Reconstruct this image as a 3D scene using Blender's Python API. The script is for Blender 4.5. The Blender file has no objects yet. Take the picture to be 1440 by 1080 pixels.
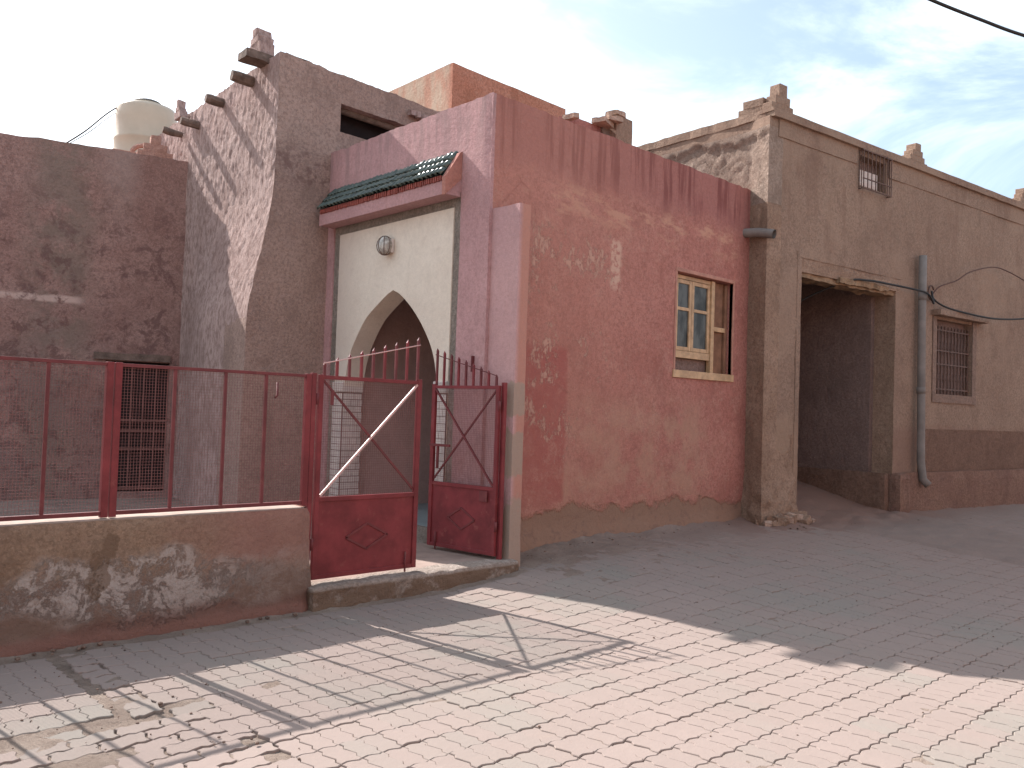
import bpy, bmesh, math, random
import numpy as np
from mathutils import Vector, Matrix, noise as mn
random.seed(7); rng = np.random.default_rng(11)
S = bpy.context.scene
col = S.collection

# ------------------------------------------------------------------ camera
cam = bpy.data.cameras.new('camera'); co = bpy.data.objects.new('camera', cam); col.objects.link(co)
cam.sensor_width = 36; cam.lens = 1190/1440*36; cam.clip_start = .05; cam.clip_end = 3000
CR = Vector((0.7264, -0.6866, 0.0330)); CW = Vector((0.6861, 0.7268, 0.0319))
CW.normalize(); CR = (CR-CW*CR.dot(CW)).normalized(); CU = CR.cross(CW)
mt = Matrix.Identity(4)
for i in range(3):
    mt[i][0] = CR[i]; mt[i][1] = CU[i]; mt[i][2] = -CW[i]
mt[2][3] = 1.6
co.matrix_world = mt
S.camera = co

# ------------------------------------------------------------------ light
TS = Vector((-.27, 2.22, 1.845)).normalized()          # direction to the sun
EL = math.asin(TS.z); AZ = math.atan2(TS.x, TS.y)
sl = bpy.data.lights.new('sun', 'SUN'); so = bpy.data.objects.new('sun', sl); col.objects.link(so)
sl.energy = 4.2; sl.angle = math.radians(.5); sl.color = (1, .955, .92)
so.rotation_euler = TS.to_track_quat('Z', 'Y').to_euler(); so.location = (0, 20, 20)
W = bpy.data.worlds.new('World'); S.world = W; W.use_nodes = True
nt = W.node_tree; nt.nodes.clear()
sky = nt.nodes.new('ShaderNodeTexSky'); sky.sky_type = 'NISHITA'; sky.sun_disc = False
sky.sun_elevation = EL; sky.sun_rotation = AZ; sky.air_density = 1.0; sky.dust_density = 2.5; sky.ozone_density = 1.2
tc = nt.nodes.new('ShaderNodeTexCoord')
mp = nt.nodes.new('ShaderNodeMapping'); mp.inputs['Scale'].default_value = (1.1, 1.1, 3.2); mp.inputs['Rotation'].default_value = (.2, .1, .5)
nt.links.new(tc.outputs['Generated'], mp.inputs['Vector'])
cn = nt.nodes.new('ShaderNodeTexNoise'); cn.inputs['Scale'].default_value = 2.6; cn.inputs['Detail'].default_value = 9; cn.inputs['Roughness'].default_value = .6
cn.inputs['Distortion'].default_value = .6
nt.links.new(mp.outputs[0], cn.inputs['Vector'])
mr = nt.nodes.new('ShaderNodeMapRange'); mr.interpolation_type = 'SMOOTHSTEP'
mr.inputs['From Min'].default_value = .40; mr.inputs['From Max'].default_value = .62
mr.inputs['To Min'].default_value = .12; mr.inputs['To Max'].default_value = .88
nt.links.new(cn.outputs['Fac'], mr.inputs['Value'])
mx = nt.nodes.new('ShaderNodeMix'); mx.data_type = 'RGBA'
nt.links.new(mr.outputs[0], mx.inputs['Factor']); nt.links.new(sky.outputs[0], mx.inputs['A'])
mx.inputs['B'].default_value = (5.3, 5.95, 6.3, 1)
bgn = nt.nodes.new('ShaderNodeBackground'); bgn.inputs['Strength'].default_value = .105
nt.links.new(mx.outputs['Result'], bgn.inputs['Color'])
wo = nt.nodes.new('ShaderNodeOutputWorld'); nt.links.new(bgn.outputs[0], wo.inputs['Surface'])
S.view_settings.view_transform = 'Standard'; S.view_settings.look = 'None'
S.view_settings.gamma = 1; S.view_settings.use_curve_mapping = False; S.view_settings.exposure = 1.32
S.render.engine = 'CYCLES'; S.cycles.max_bounces = 8; S.cycles.diffuse_bounces = 5

# ------------------------------------------------------------------ materials
class Mt:
    def __init__(s, name, rough=.95, spec=.12, metal=0):
        s.m = bpy.data.materials.new(name); s.m.use_nodes = True; s.t = s.m.node_tree; s.t.nodes.clear()
        s.b = s.t.nodes.new('ShaderNodeBsdfPrincipled'); o = s.t.nodes.new('ShaderNodeOutputMaterial')
        s.t.links.new(s.b.outputs[0], o.inputs[0]); s.b.inputs['Roughness'].default_value = rough
        s.b.inputs['Specular IOR Level'].default_value = spec; s.b.inputs['Metallic'].default_value = metal
        g = s.t.nodes.new('ShaderNodeNewGeometry'); s.pos = g.outputs['Position']
        x = s.t.nodes.new('ShaderNodeSeparateXYZ'); s.t.links.new(s.pos, x.inputs[0]); s.ax = dict(x=x.outputs[0], y=x.outputs[1], z=x.outputs[2])
        s.h = None
    def link(s, v, i):
        if isinstance(v, (int, float)): i.default_value = v
        elif isinstance(v, tuple): i.default_value = (*v, 1) if len(v) == 3 else v
        else: s.t.links.new(v, i)
    def noise(s, sc, det=5, ro=.6, st=None, dist=0, off=0):
        v = s.pos
        if st or off:
            n = s.t.nodes.new('ShaderNodeMapping'); n.inputs['Scale'].default_value = st or (1, 1, 1)
            n.inputs['Location'].default_value = (off, off*.7, off*1.3); s.t.links.new(v, n.inputs['Vector']); v = n.outputs[0]
        n = s.t.nodes.new('ShaderNodeTexNoise'); n.inputs['Scale'].default_value = sc; n.inputs['Detail'].default_value = det
        n.inputs['Roughness'].default_value = ro; n.inputs['Distortion'].default_value = dist
        s.t.links.new(v, n.inputs['Vector']); return n.outputs['Fac']
    def vor(s, sc, feat='F1', st=None):
        v = s.pos
        if st:
            n = s.t.nodes.new('ShaderNodeMapping'); n.inputs['Scale'].default_value = st; s.t.links.new(v, n.inputs['Vector']); v = n.outputs[0]
        n = s.t.nodes.new('ShaderNodeTexVoronoi'); n.feature = feat; n.inputs['Scale'].default_value = sc
        s.t.links.new(v, n.inputs['Vector']); return n.outputs['Distance']
    def mr(s, v, a, b, lo=0., hi=1.):
        n = s.t.nodes.new('ShaderNodeMapRange'); n.interpolation_type = 'SMOOTHSTEP'
        s.link(v, n.inputs['Value'])
        if a > b: a, b, lo, hi = b, a, hi, lo
        n.inputs['From Min'].default_value = a; n.inputs['From Max'].default_value = b
        n.inputs['To Min'].default_value = lo; n.inputs['To Max'].default_value = hi; return n.outputs[0]
    def op(s, o, a, b=0.):
        n = s.t.nodes.new('ShaderNodeMath'); n.operation = o; s.link(a, n.inputs[0]); s.link(b, n.inputs[1]); return n.outputs[0]
    def mul(s, a, b): return s.op('MULTIPLY', a, b)
    def add(s, a, b): return s.op('ADD', a, b)
    def mix(s, f, a, b, mode='MIX'):
        n = s.t.nodes.new('ShaderNodeMix'); n.data_type = 'RGBA'; n.blend_type = mode
        s.link(f, n.inputs['Factor']); s.link(a, n.inputs['A']); s.link(b, n.inputs['B']); return n.outputs['Result']
    def warp(s, ax, amp, sc=2.):
        return s.add(s.ax[ax], s.mul(s.op('SUBTRACT', s.noise(sc, 4), .5), amp))
    def band(s, ax, a, b, soft, amp=0., sc=2.):          # 1 between a and b
        v = s.warp(ax, amp, sc) if amp else s.ax[ax]
        return s.mul(s.mr(v, a-soft, a+soft), s.mr(v, b+soft, b-soft))
    def bump(s, h, dist=.01, strength=1.):
        n = s.t.nodes.new('ShaderNodeBump'); n.inputs['Distance'].default_value = dist; n.inputs['Strength'].default_value = strength
        s.link(h, n.inputs['Height'])
        if s.h: s.t.links.new(s.h, n.inputs['Normal'])
        s.h = n.outputs[0]
    def out(s, c):
        s.link(c, s.b.inputs['Base Color'])
        if s.h: s.t.links.new(s.h, s.b.inputs['Normal'])
        return s.m

def plaster(name, c1, c2, c3=None, big=.9, grain=.012, coarse=.0, layers=None, rough=.95, fine=1.3):
    m = Mt(name, rough)
    c = m.mix(m.mr(m.noise(big, 6, .62), .34, .68), c1, c2)
    if c3: c = m.mix(m.mr(m.noise(big*3.7, 7, .68, off=5), .52, .72, 0, .85), c, c3)
    # fine tonal grain: pits and specks
    c = m.mix(m.mr(m.noise(26, 6, .8), .42, .62, 0, .5*fine), c, tuple(x*.58 for x in c1))
    c = m.mix(m.mr(m.noise(55, 4, .8, off=13), .5, .68, 0, .4*fine), c, tuple(min(1, x*1.35) for x in c2))
    c = m.mix(m.mr(m.noise(2.6, 9, .78, st=(1, 1, .55), off=23), .50, .64, 0, min(.8, .45*fine)), c, tuple(x*.70 for x in c1))
    c = m.mix(m.mr(m.vor(5.5), .05, .02, 0, .45*fine), c, tuple(x*.45 for x in c1))
    c = m.mix(m.mr(m.noise(11, 6, .75, off=9), .6, .78, 0, .25), c, tuple(min(1, x*1.5) for x in c2))
    if layers: c = layers(m, c)
    m.bump(m.noise(6, 9, .72), grain*3.0)
    m.bump(m.noise(30, 5, .8), grain*1.1)
    if coarse:
        m.bump(m.noise(22, 6, .8, st=(1, 1, .7)), coarse)
    return m.out(c)

def flat(name, c, rough=.6, var=.15, metal=0, spec=.3, sc=8, bump=.002, dirt=None):
    m = Mt(name, rough, spec, metal)
    k = m.mix(m.mr(m.noise(sc, 6, .65), .3, .7), tuple(x*(1-var) for x in c), tuple(min(1, x*(1+var)) for x in c))
    if dirt: k = m.mix(m.mr(m.noise(sc*2.3, 6, .75, off=3), .56, .7, 0, .8), k, dirt)
    if bump: m.bump(m.noise(sc*6, 3), bump)
    return m.out(k)

# --- paving
def mk_paver():
    m = Mt('concrete_paver', .97, .03)
    a = m.t.nodes.new('ShaderNodeAttribute'); a.attribute_name = 'tint'
    r = m.t.nodes.new('ShaderNodeValToRGB'); e = r.color_ramp.elements
    e[0].position = 0; e[0].color = (.238, .212, .186, 1); e[1].position = 1; e[1].color = (.275, .218, .194, 1)
    k = e.new(.5); k.color = (.262, .21, .186, 1)
    m.t.links.new(a.outputs['Fac'], r.inputs[0])
    c = m.mix(m.mr(m.noise(1.1, 6, .6), .4, .65, 0, .4), r.outputs[0], (.258, .205, .180))
    c = m.mix(m.mr(m.noise(60, 3, .7), .42, .62, 0, .22), c, (.26, .215, .19))
    c = m.mix(m.mr(m.noise(6, 8, .75, off=4), .58, .74, 0, .5), c, (.275, .215, .18))
    c = m.mix(m.mr(m.noise(23, 6, .8, off=14), .67, .74, 0, .55), c, (.2, .16, .14))
    # red dust lies over the paving towards the walls on the right
    d = m.mul(m.mr(m.ax['x'], 5.5, 13), m.mr(m.warp('y', 1.2, 1.3), 4.2, 5.9))
    c = m.mix(m.mul(d, .75), c, (.225, .15, .122))
    d = m.mul(m.mr(m.ax['x'], 6, 12), m.mr(m.noise(1.3, 5), .15, .5))
    c = m.mix(m.mul(d, .85), c, (.275, .205, .178))  # dust tone, lightened to lift the paving that lies in shade
    m.bump(m.noise(90, 3, .7), .0016); m.bump(m.noise(14, 5, .6), .003)
    return m.out(c)
MPAVER = mk_paver()
def mk_sand():
    m = Mt('sandy_dirt', .98, .05)
    c = m.mix(m.mr(m.noise(3, 7, .7), .35, .65), (.215, .165, .135), (.29, .23, .19))
    c = m.mix(m.mr(m.noise(28, 5, .75), .5, .7, 0, .6), c, (.15, .105, .083))
    c = m.mix(m.mul(m.mr(m.ax['x'], 5, 9), .8), c, (.275, .205, .178))  # same lightened dust tone as the shaded pavers
    f = m.mul(m.mr(m.warp('x', 1.5, 1.2), 8.5, 11), m.mr(m.warp('y', 1., 1.5), 4.6, 5.7))
    c = m.mix(m.mul(f, .75), c, (.215, .118, .09))
    m.bump(m.noise(22, 8, .75), .02); m.bump(m.noise(120, 3, .7), .004)
    return m.out(c)
MSAND = mk_sand()
def mk_far():
    m = Mt('dusty_ground', .98, .05)
    c = m.mix(m.mr(m.noise(.4, 8, .7), .35, .65), (.27, .2, .16), (.37, .29, .235)); m.bump(m.noise(6, 8, .7), .03)
    return m.out(c)
MFAR = mk_far()

# --- walls
def blob(m, a1, c1, r1, a2, c2, r2, amp=.5, sc=4.):
    u = m.op('DIVIDE', m.op('SUBTRACT', m.ax[a1], c1), r1); v = m.op('DIVIDE', m.op('SUBTRACT', m.ax[a2], c2), r2)
    d = m.op('SQRT', m.add(m.mul(u, u), m.mul(v, v)))
    d = m.add(d, m.mul(m.op('SUBTRACT', m.noise(sc, 7, .7), .5), amp*2.4))
    return m.mr(d, 1.08, .94)
def L_left(m, c):
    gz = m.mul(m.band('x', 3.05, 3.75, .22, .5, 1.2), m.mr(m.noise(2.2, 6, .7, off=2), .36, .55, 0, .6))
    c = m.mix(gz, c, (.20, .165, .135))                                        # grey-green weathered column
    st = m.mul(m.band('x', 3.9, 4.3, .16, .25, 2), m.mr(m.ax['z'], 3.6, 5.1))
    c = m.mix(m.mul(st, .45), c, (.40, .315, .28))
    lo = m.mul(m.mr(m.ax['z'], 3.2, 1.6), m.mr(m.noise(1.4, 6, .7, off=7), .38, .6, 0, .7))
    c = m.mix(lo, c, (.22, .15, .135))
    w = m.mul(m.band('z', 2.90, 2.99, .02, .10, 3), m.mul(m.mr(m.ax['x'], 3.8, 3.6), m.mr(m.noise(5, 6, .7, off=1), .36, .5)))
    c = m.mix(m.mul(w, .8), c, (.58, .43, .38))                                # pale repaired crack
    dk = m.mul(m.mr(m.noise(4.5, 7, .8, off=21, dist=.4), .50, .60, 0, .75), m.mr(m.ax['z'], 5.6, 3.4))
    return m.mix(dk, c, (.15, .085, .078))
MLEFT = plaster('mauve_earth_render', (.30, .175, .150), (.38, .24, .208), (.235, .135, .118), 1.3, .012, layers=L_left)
def L_adobe(m, c):
    up = m.mul(m.mr(m.ax['z'], 4.9, 5.6), m.mr(m.noise(3, 5, .6), .3, .6, 0, .35))
    return m.mix(up, c, (.42, .27, .25))
def mk_adobe():
    m = Mt('rough_adobe', .97, .05)
    c = m.mix(m.mr(m.noise(1.3, 6, .6), .34, .66), (.42, .30, .27), (.54, .40, .365))
    c = m.mix(m.mr(m.noise(16, 6, .75, st=(1, 1, .5)), .44, .6, 0, .75), c, (.25, .165, .145))
    c = m.mix(m.mr(m.noise(30, 4, .7, off=3), .58, .72, 0, .6), c, (.52, .4, .36))
    c = L_adobe(m, c)
    m.bump(m.noise(11, 7, .75, st=(1, 1, .4)), .022); m.bump(m.noise(30, 5, .8, st=(1, 1, .5)), .03)
    m.bump(m.noise(70, 3, .7), .006)
    return m.out(c)
MADOBE = mk_adobe()
MSMOOTH = plaster('brown_smooth_render', (.33, .228, .192), (.41, .29, .245), (.35, .25, .22), 1.0, .012,
    layers=lambda m, c: m.mix(m.mul(m.band('z', 4.3, 4.75, .12, .25, 2), m.mr(m.noise(9, 6, .7), .45, .6, 0, .7)), c, (.17, .1, .09)))
def L_front(m, c):
    dr = m.mul(m.mr(m.noise(3.2, 6, .65, st=(2.6, 2.6, .35)), .44, .62), m.mr(m.ax['z'], 3.9, 4.75))
    c = m.mix(m.mul(dr, .7), c, (.29, .19, .185))
    pale = m.mul(m.mr(m.noise(3, 6, .7, st=(1.6, 1.6, .5), off=4), .58, .74, 0, .6), m.mr(m.ax['z'], 4.0, 2.5))
    c = m.mix(pale, c, (.58, .38, .36))
    return c
MFRONT = plaster('rose_lime_wash', (.42, .245, .243), (.50, .30, .295), (.44, .27, .265), .8, .006, layers=L_front, fine=.8)
def L_side(m, c):
    X, Y, Z = m.ax['x'], m.ax['y'], m.ax['z']
    # pale scuffed zones where the wash has worn off
    p = m.mul(m.mr(m.noise(2.0, 8, .72, off=3), .5, .62), m.mr(m.noise(13, 6, .75, st=(1.5, 1.5, .7)), .42, .6))
    z = m.mul(m.band('z', .5, 1.75, .35, .6, 1.2), m.band('x', 6.3, 9.6, .5, .8, 1.2))
    c = m.mix(m.mul(m.mul(z, m.mr(m.noise(2.4, 8, .7, off=6), .38, .62)), .7), c, (.41, .25, .18))
    zr = m.mul(m.band('z', .6, 2.3, .06, .04, 3), m.band('x', 5.6, 6.75, .04, .05, 3))
    c = m.mix(m.mul(zr, m.mr(m.noise(1.7, 6, .7, off=8), .35, .6, .5, .95)), c, (.30, .07, .068))   # redder repainted patch
    z2 = m.mul(m.band('z', 1.2, 3.6, .4, .8, 1.), m.band('x', 6.1, 7.6, .35, .5, 1.2))
    pz = m.mul(p, z2); m.bump(m.mul(m.mr(pz, .3, .4), -1.), .004)
    c = m.mix(m.mul(m.mr(pz, .05, .6), .85), c, (.53, .34, .265))
    c = m.mix(m.mul(m.mul(m.mr(m.noise(3.3, 9, .8, off=51), .5, .6), m.mr(m.noise(30, 5, .8, off=52), .42, .6)), .45), c, (.50, .30, .235))
    z3 = m.mul(m.band('z', 3.75, 4.15, .12, .35, 1.1), m.band('x', 6.0, 10.2, .3, .5, 1.))
    c = m.mix(m.mul(m.mul(z3, m.mr(m.noise(2.6, 7, .7, st=(.6, 1, 1.8), off=12), .48, .62)), .6), c, (.56, .33, .23))
    # dark damp streaks hanging from the roof edge
    dr = m.mr(m.noise(4.2, 5, .6, st=(2.3, 2.3, .16), off=2), .47, .62)
    dl = m.mr(m.op('SUBTRACT', Z, m.mul(m.noise(2.2, 4, .6, st=(1, 1, .05), off=6), .95)), 3.55, 3.95)
    tp = m.mr(m.warp('z', .45, 1.6), 4.0, 4.3)
    c = m.mix(m.mul(tp, .6), c, (.29, .125, .115))
    c = m.mix(m.mul(m.mul(dr, dl), .85), c, (.19, .068, .062))
    # orange-ish tone in the left half
    c = m.mix(m.mul(m.mr(X, 9.3, 6.2), .35), c, (.43, .215, .165))
    # grey cement showing at the foot
    ft = m.mr(m.op('SUBTRACT', Z, m.mul(m.noise(1.1, 6, .7, off=31), .75)), .22, .14)
    c = m.mix(m.mul(ft, .85), c, (.25, .165, .118)); m.bump(m.mul(ft, -1.), .014)
    ft2 = m.mul(m.mr(m.warp('z', .5, 3), .62, .3), m.mr(m.noise(9, 7, .75, off=17), .52, .62, 0, .7))
    c = m.mix(ft2, c, (.2, .125, .1))
    cr = m.mul(m.mr(m.vor(1.1, 'DISTANCE_TO_EDGE', st=(1, 1, .7)), .012, .003), m.mr(m.noise(1.6, 4, .6, off=41), .56, .62))
    c = m.mix(m.mul(cr, .28), c, (.2, .08, .07))
    # small chips above the middle
    ch = m.mul(m.mul(m.band('z', 3.05, 3.6, .08, .2, 5), m.band('x', 7.44, 7.62, .03, .12, 7)), m.mr(m.noise(14, 5, .7, off=2), .42, .52))
    return m.mix(m.mul(ch, .9), c, (.55, .36, .28))
MSIDE = plaster('terracotta_lime_wash', (.39, .165, .135), (.445, .208, .172), (.355, .148, .122), .9, .0065, layers=L_side)
def L_cream(m, c):
    return m.mix(m.mul(m.mr(m.ax['y'], 8.3, 9.1), .5), c, (.5, .42, .37))
MCREAM = plaster('cream_render', (.66, .575, .48), (.72, .64, .54), (.62, .535, .45), 1.2, .003, layers=L_cream, fine=.35)
MGREY = plaster('grey_cement', (.31, .26, .22), (.38, .325, .28), (.24, .195, .165), 3, .02)
MTERRA = plaster('terracotta_upper_render', (.46, .195, .125), (.54, .26, .185), (.5, .3, .22), 1.2, .012,
    layers=lambda m, c: m.mix(m.mul(m.mr(m.ax['y'], 9.45, 9.55), m.mr(m.noise(3, 6, .65, st=(1, 1.5, .5)), .38, .6, .3, .95)), c, (.46, .35, .265)))
def L_brown(m, c):
    Z = m.ax['z']
    lo = m.mr(m.warp('z', .35, 1.6), 1.65, 1.45)
    c = m.mix(m.mul(lo, .55), c, (.225, .135, .105))
    c = m.mix(m.mul(m.mul(m.mr(m.ax['x'], 11.3, 10.9), m.mr(m.warp('z', .6, 3), 1.75, 1.35)), .7), c, (.29, .2, .14))
    dr = m.mul(m.mr(m.noise(3, 6, .65, st=(1.6, 1.6, .22)), .48, .64), m.mr(Z, 2.8, 5.2))
    c = m.mix(m.mul(dr, .45), c, (.19, .115, .085))
    c = m.mix(m.mul(m.mr(m.noise(.9, 4, .6, off=9), .48, .62), .45), c, (.33, .23, .17))
    return c
MBROWN = plaster('brown_earth_render', (.265, .178, .134), (.32, .222, .167), (.278, .182, .138), .8, .009, layers=L_brown)
MBROUGH = plaster('coarse_brown_render', (.36, .235, .168), (.455, .31, .23), (.26, .165, .12), 2.2, .02, coarse=.014)
MDADO = plaster('dark_dado_render', (.225, .135, .1), (.275, .168, .125), None, 1.4, .02, coarse=.012)
MPLINTH = plaster('plinth_render', (.27, .155, .12), (.33, .2, .15), (.24, .13, .105), 1.1, .02, coarse=.01)
MDARKIN = plaster('passage_render', (.205, .14, .122), (.265, .185, .162), (.18, .12, .108), 1.0, .012)
def L_garden(m, c):
    X, Z = m.ax['x'], m.ax['z']
    pk = m.mul(m.mr(m.warp('x', .9, 1.4), 2.1, 3.0), m.mr(Z, .25, .5))
    c = m.mix(m.mul(pk, .6), c, (.31, .152, .132))
    lo = m.mr(m.warp('z', .42, 1.7), .46, .34)
    c = m.mix(m.mul(lo, .85), c, (.185, .12, .096))
    salt = m.mul(m.mr(m.warp('z', .75, 1.5), .52, .40), m.mr(m.warp('z', .62, 1.25), .08, .20))
    salt = m.mul(salt, m.mr(m.noise(5, 11, .85, dist=.3, off=3), .42, .57))
    salt = m.mul(salt, m.mr(m.warp('x', 1.0, 1.5), 3.6, 2.0, .12, 1.0))
    m.bump(m.mr(salt, .3, .6), .004)
    c = m.mix(m.mul(salt, m.mr(m.noise(40, 6, .85), .3, .55, .45, 1)), c, (.42, .36, .325))
    mud = m.mr(m.warp('z', .5, 1.5), .16, .06)
    c = m.mix(m.mul(mud, .8), c, (.17, .088, .07))
    gr = m.op('MAXIMUM', blob(m, 'x', 1.88, .075, 'z', .42, .15, 1.1, 7), blob(m, 'x', 1.96, .05, 'z', .62, .09, 1.4, 8))
    c = m.mix(m.mul(gr, .7), c, (.17, .11, .075))                                # bare mortar patch
    ft = m.mr(m.warp('z', .13, 4), .10, .05)
    return m.mix(m.mul(ft, .85), c, (.235, .125, .1))
MGARDEN = plaster('garden_wall_render', (.27, .18, .128), (.32, .222, .158), (.28, .172, .133), 1.1, .011, layers=L_garden)
def L_wing(m, c):
    gp = m.op('MAXIMUM', blob(m, 'y', 5.95, .13, 'z', 1.72, .17, .45, 7), blob(m, 'y', 5.97, .13, 'z', 1.20, .24, .45, 7))
    gp = m.op('MAXIMUM', gp, m.mr(m.warp('z', .5, 4), .72, .66))
    gp = m.mul(gp, m.mr(m.warp('x', .16, 7), 5.79, 5.73))
    gp = m.op('MAXIMUM', gp, m.mr(m.warp('z', .4, 5), .34, .3))
    c = m.mix(m.mul(gp, .95), c, (.34, .255, .205))
    return c
MWING = plaster('rose_wing_wash', (.44, .265, .262), (.51, .315, .305), (.46, .285, .275), .8, .005, fine=.45,
    layers=lambda m, c: L_wing(m, m.mix(m.mul(m.mr(m.ax['x'], 5.6, 5.66), .9), c, (.43, .215, .165))))
MSTEP = plaster('worn_step_concrete', (.40, .325, .275), (.50, .415, .36), (.34, .26, .21), 2.4, .02,
    layers=lambda m, c: m.mix(m.mul(m.mr(m.ax['z'], .165, .14), m.mr(m.noise(6, 7, .7), .3, .5)), c, (.235, .16, .115)))
MRED = flat('red_gate_paint', (.165, .028, .032), .5, .25, 0, .25, 4, .001, dirt=(.22, .06, .055))
MREDD = flat('dark_red_iron', (.13, .03, .032), .6, .2, 0, .3, 6, .001, dirt=(.2, .08, .06))
MMESH = flat('rusty_wire', (.23, .095, .088), .7, .2, 0, .2, 6, 0)
MWHITEBAR = flat('pale_pink_bar', (.55, .34, .31), .5, .1, 0, .4, 6, 0)
MWOOD = flat('varnished_pine', (.47, .31, .18), .5, .22, 0, .3, 9, .002, dirt=(.36, .19, .08))
MWOODD = flat('dark_window_board', (.20, .105, .065), .7, .25, 0, .2, 7, .002)
MBEAM = flat('old_beam_end', (.16, .115, .095), .9, .3, 0, .1, 9, .01, dirt=(.28, .21, .175))
MTORN = flat('split_poplar_lintel', (.27, .18, .115), .9, .35, 0, .1, 6, .02, dirt=(.2, .12, .08))
MTANK = flat('cream_polyethylene', (.50, .41, .31), .45, .06, 0, .4, 2, .001)
MLID = flat('dark_tank_lid', (.05, .05, .05), .5, .1)
MBLACK = flat('black_cable_rubber', (.02, .018, .018), .6, .1, bump=0)
MBROWNC = flat('brown_cable', (.09, .04, .03), .6, .1, bump=0)
MPVC = flat('grey_pvc', (.20, .175, .16), .7, .2, 0, .08, 3, .001, dirt=(.2, .16, .14))
MDARK = flat('void_shade_paint', (.018, .012, .012), .9, .2, bump=0)  # near-black colour standing in for the shade inside openings
MTILEW = flat('white_wall_tile', (.56, .50, .46), .4, .12, 0, .4, 5, .001)
MGROUT = flat('dark_grout', (.16, .1, .09), .9, .2)
MGREEN = Mt('green_glazed_tile', .2, .6)
_k = MGREEN.mix(MGREEN.mr(MGREEN.noise(9, 4), .35, .65), (.018, .032, .026), (.055, .078, .062))
_k = MGREEN.mix(MGREEN.mr(MGREEN.noise(30, 5, .7), .6, .7, 0, .7), _k, (.18, .16, .12)); MGREEN = MGREEN.out(_k)
MTEETH = flat('red_clay_tile_edge', (.24, .06, .045), .7, .3, sc=14)
MFLOOR = flat('bluish_floor_tile', (.26, .31, .32), .35, .12, 0, .4, 4)
MGRILL = flat('brown_iron_grille', (.12, .07, .055), .7, .2)
MSTONE = flat('pale_plaster_rubble', (.40, .28, .22), .95, .3, 0, .05, 7, .02, dirt=(.22, .13, .1))
MCOURT = flat('courtyard_concrete', (.27, .205, .175), .95, .2, 0, .05, 2, .006)
MSHUT = flat('weathered_window_grid', (.14, .065, .055), .8, .25)
def mk_glass():
    m = Mt('dusty_window_pane', .32, .22)
    c = m.mix(m.mr(m.noise(7, 5, .6, st=(1, 1, .5)), .35, .65), (.025, .028, .028), (.09, .098, .094))
    return m.out(c)
MGLASS = mk_glass()
def mk_globe():
    m = Mt('lamp_glass', .25, .5); c = m.mix(m.mr(m.noise(16, 4), .4, .6), (.5, .49, .45), (.3, .28, .25)); return m.out(c)
MGLOBE = mk_globe()

# ------------------------------------------------------------------ builders
def tag(o, label=None, cat=None, group=None, kind=None):
    if label: o['label'] = label
    if cat: o['category'] = cat
    if group: o['group'] = group
    if kind: o['kind'] = kind
    return o
def thing(name, label, cat, loc=(0, 0, 0), group=None):
    o = bpy.data.objects.new(name, None); col.objects.link(o); o.location = loc; o.empty_display_size = .2
    return tag(o, label, cat, group)
def fin(name, bm, mat, parent=None, smooth=False):
    me = bpy.data.meshes.new(name); bm.to_mesh(me); bm.free()
    if mat: me.materials.append(mat)
    if smooth:
        for p in me.polygons: p.use_smooth = True
    o = bpy.data.objects.new(name, me); col.objects.link(o)
    if parent:
        o.parent = parent
        p = parent; off = Vector()
        while p: off += p.location; p = p.parent
        o.location = -off
    return o
def bx(bm, x0, x1, y0, y1, z0, z1, M=None, bev=0):
    vs = [bm.verts.new((x, y, z)) for z in (z0, z1) for y in (y0, y1) for x in (x0, x1)]
    fs = [bm.faces.new([vs[i] for i in q]) for q in ((0, 2, 3, 1), (4, 5, 7, 6), (0, 1, 5, 4), (2, 6, 7, 3), (0, 4, 6, 2), (1, 3, 7, 5))]
    if bev:
        es = list({e for f in fs for e in f.edges})
        r = bmesh.ops.bevel(bm, geom=es, offset=bev, segments=2, affect='EDGES', profile=.6)
        vs = list({v for f in r['faces'] for v in f.verts} | {v for v in vs if v.is_valid})
    if M is not None:
        for v in vs: v.co = M @ v.co
    return vs
def box(name, x0, x1, y0, y1, z0, z1, mat, parent=None, M=None, bev=0):
    bm = bmesh.new(); bx(bm, x0, x1, y0, y1, z0, z1, M, bev); return fin(name, bm, mat, parent)
def rough_box(name, x0, x1, y0, y1, z0, z1, mat, parent=None, M=None, step=.06, amp=.012, sc=4., seed=0., rnd=0.):
    bm = bmesh.new(); bx(bm, x0, x1, y0, y1, z0, z1)
    for ax, n in ((0, (x1-x0)/step), (1, (y1-y0)/step), (2, (z1-z0)/step)):
        n = max(1, min(40, int(n)))
        a = (x0, y0, z0)[ax]; b = (x1, y1, z1)[ax]
        for k in range(1, n):
            p = [0, 0, 0]; p[ax] = a+(b-a)*k/n; nn = [0, 0, 0]; nn[ax] = 1
            bmesh.ops.bisect_plane(bm, geom=bm.verts[:]+bm.edges[:]+bm.faces[:], plane_co=p, plane_no=nn)
    c = Vector(((x0+x1)/2, (y0+y1)/2, (z0+z1)/2)); h = Vector(((x1-x0)/2, (y1-y0)/2, (z1-z0)/2))
    for v in bm.verts:
        q = v.co.copy()
        if rnd:
            d = [max(0, abs(q[i]-c[i])-(h[i]-rnd)) for i in range(3)]
            L = math.sqrt(sum(t*t for t in d))
            if L > rnd:
                for i in range(3): q[i] -= math.copysign(d[i]*(1-rnd/L), q[i]-c[i]) if d[i] else 0
        v.co = q + mn.noise_vector(q*sc+Vector((seed, seed*2, 0)))*amp + mn.noise_vector(q*sc*3.3+Vector((seed, 0, 3)))*amp*.5
        if M is not None: v.co = M @ v.co
    return fin(name, bm, mat, parent)
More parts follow.
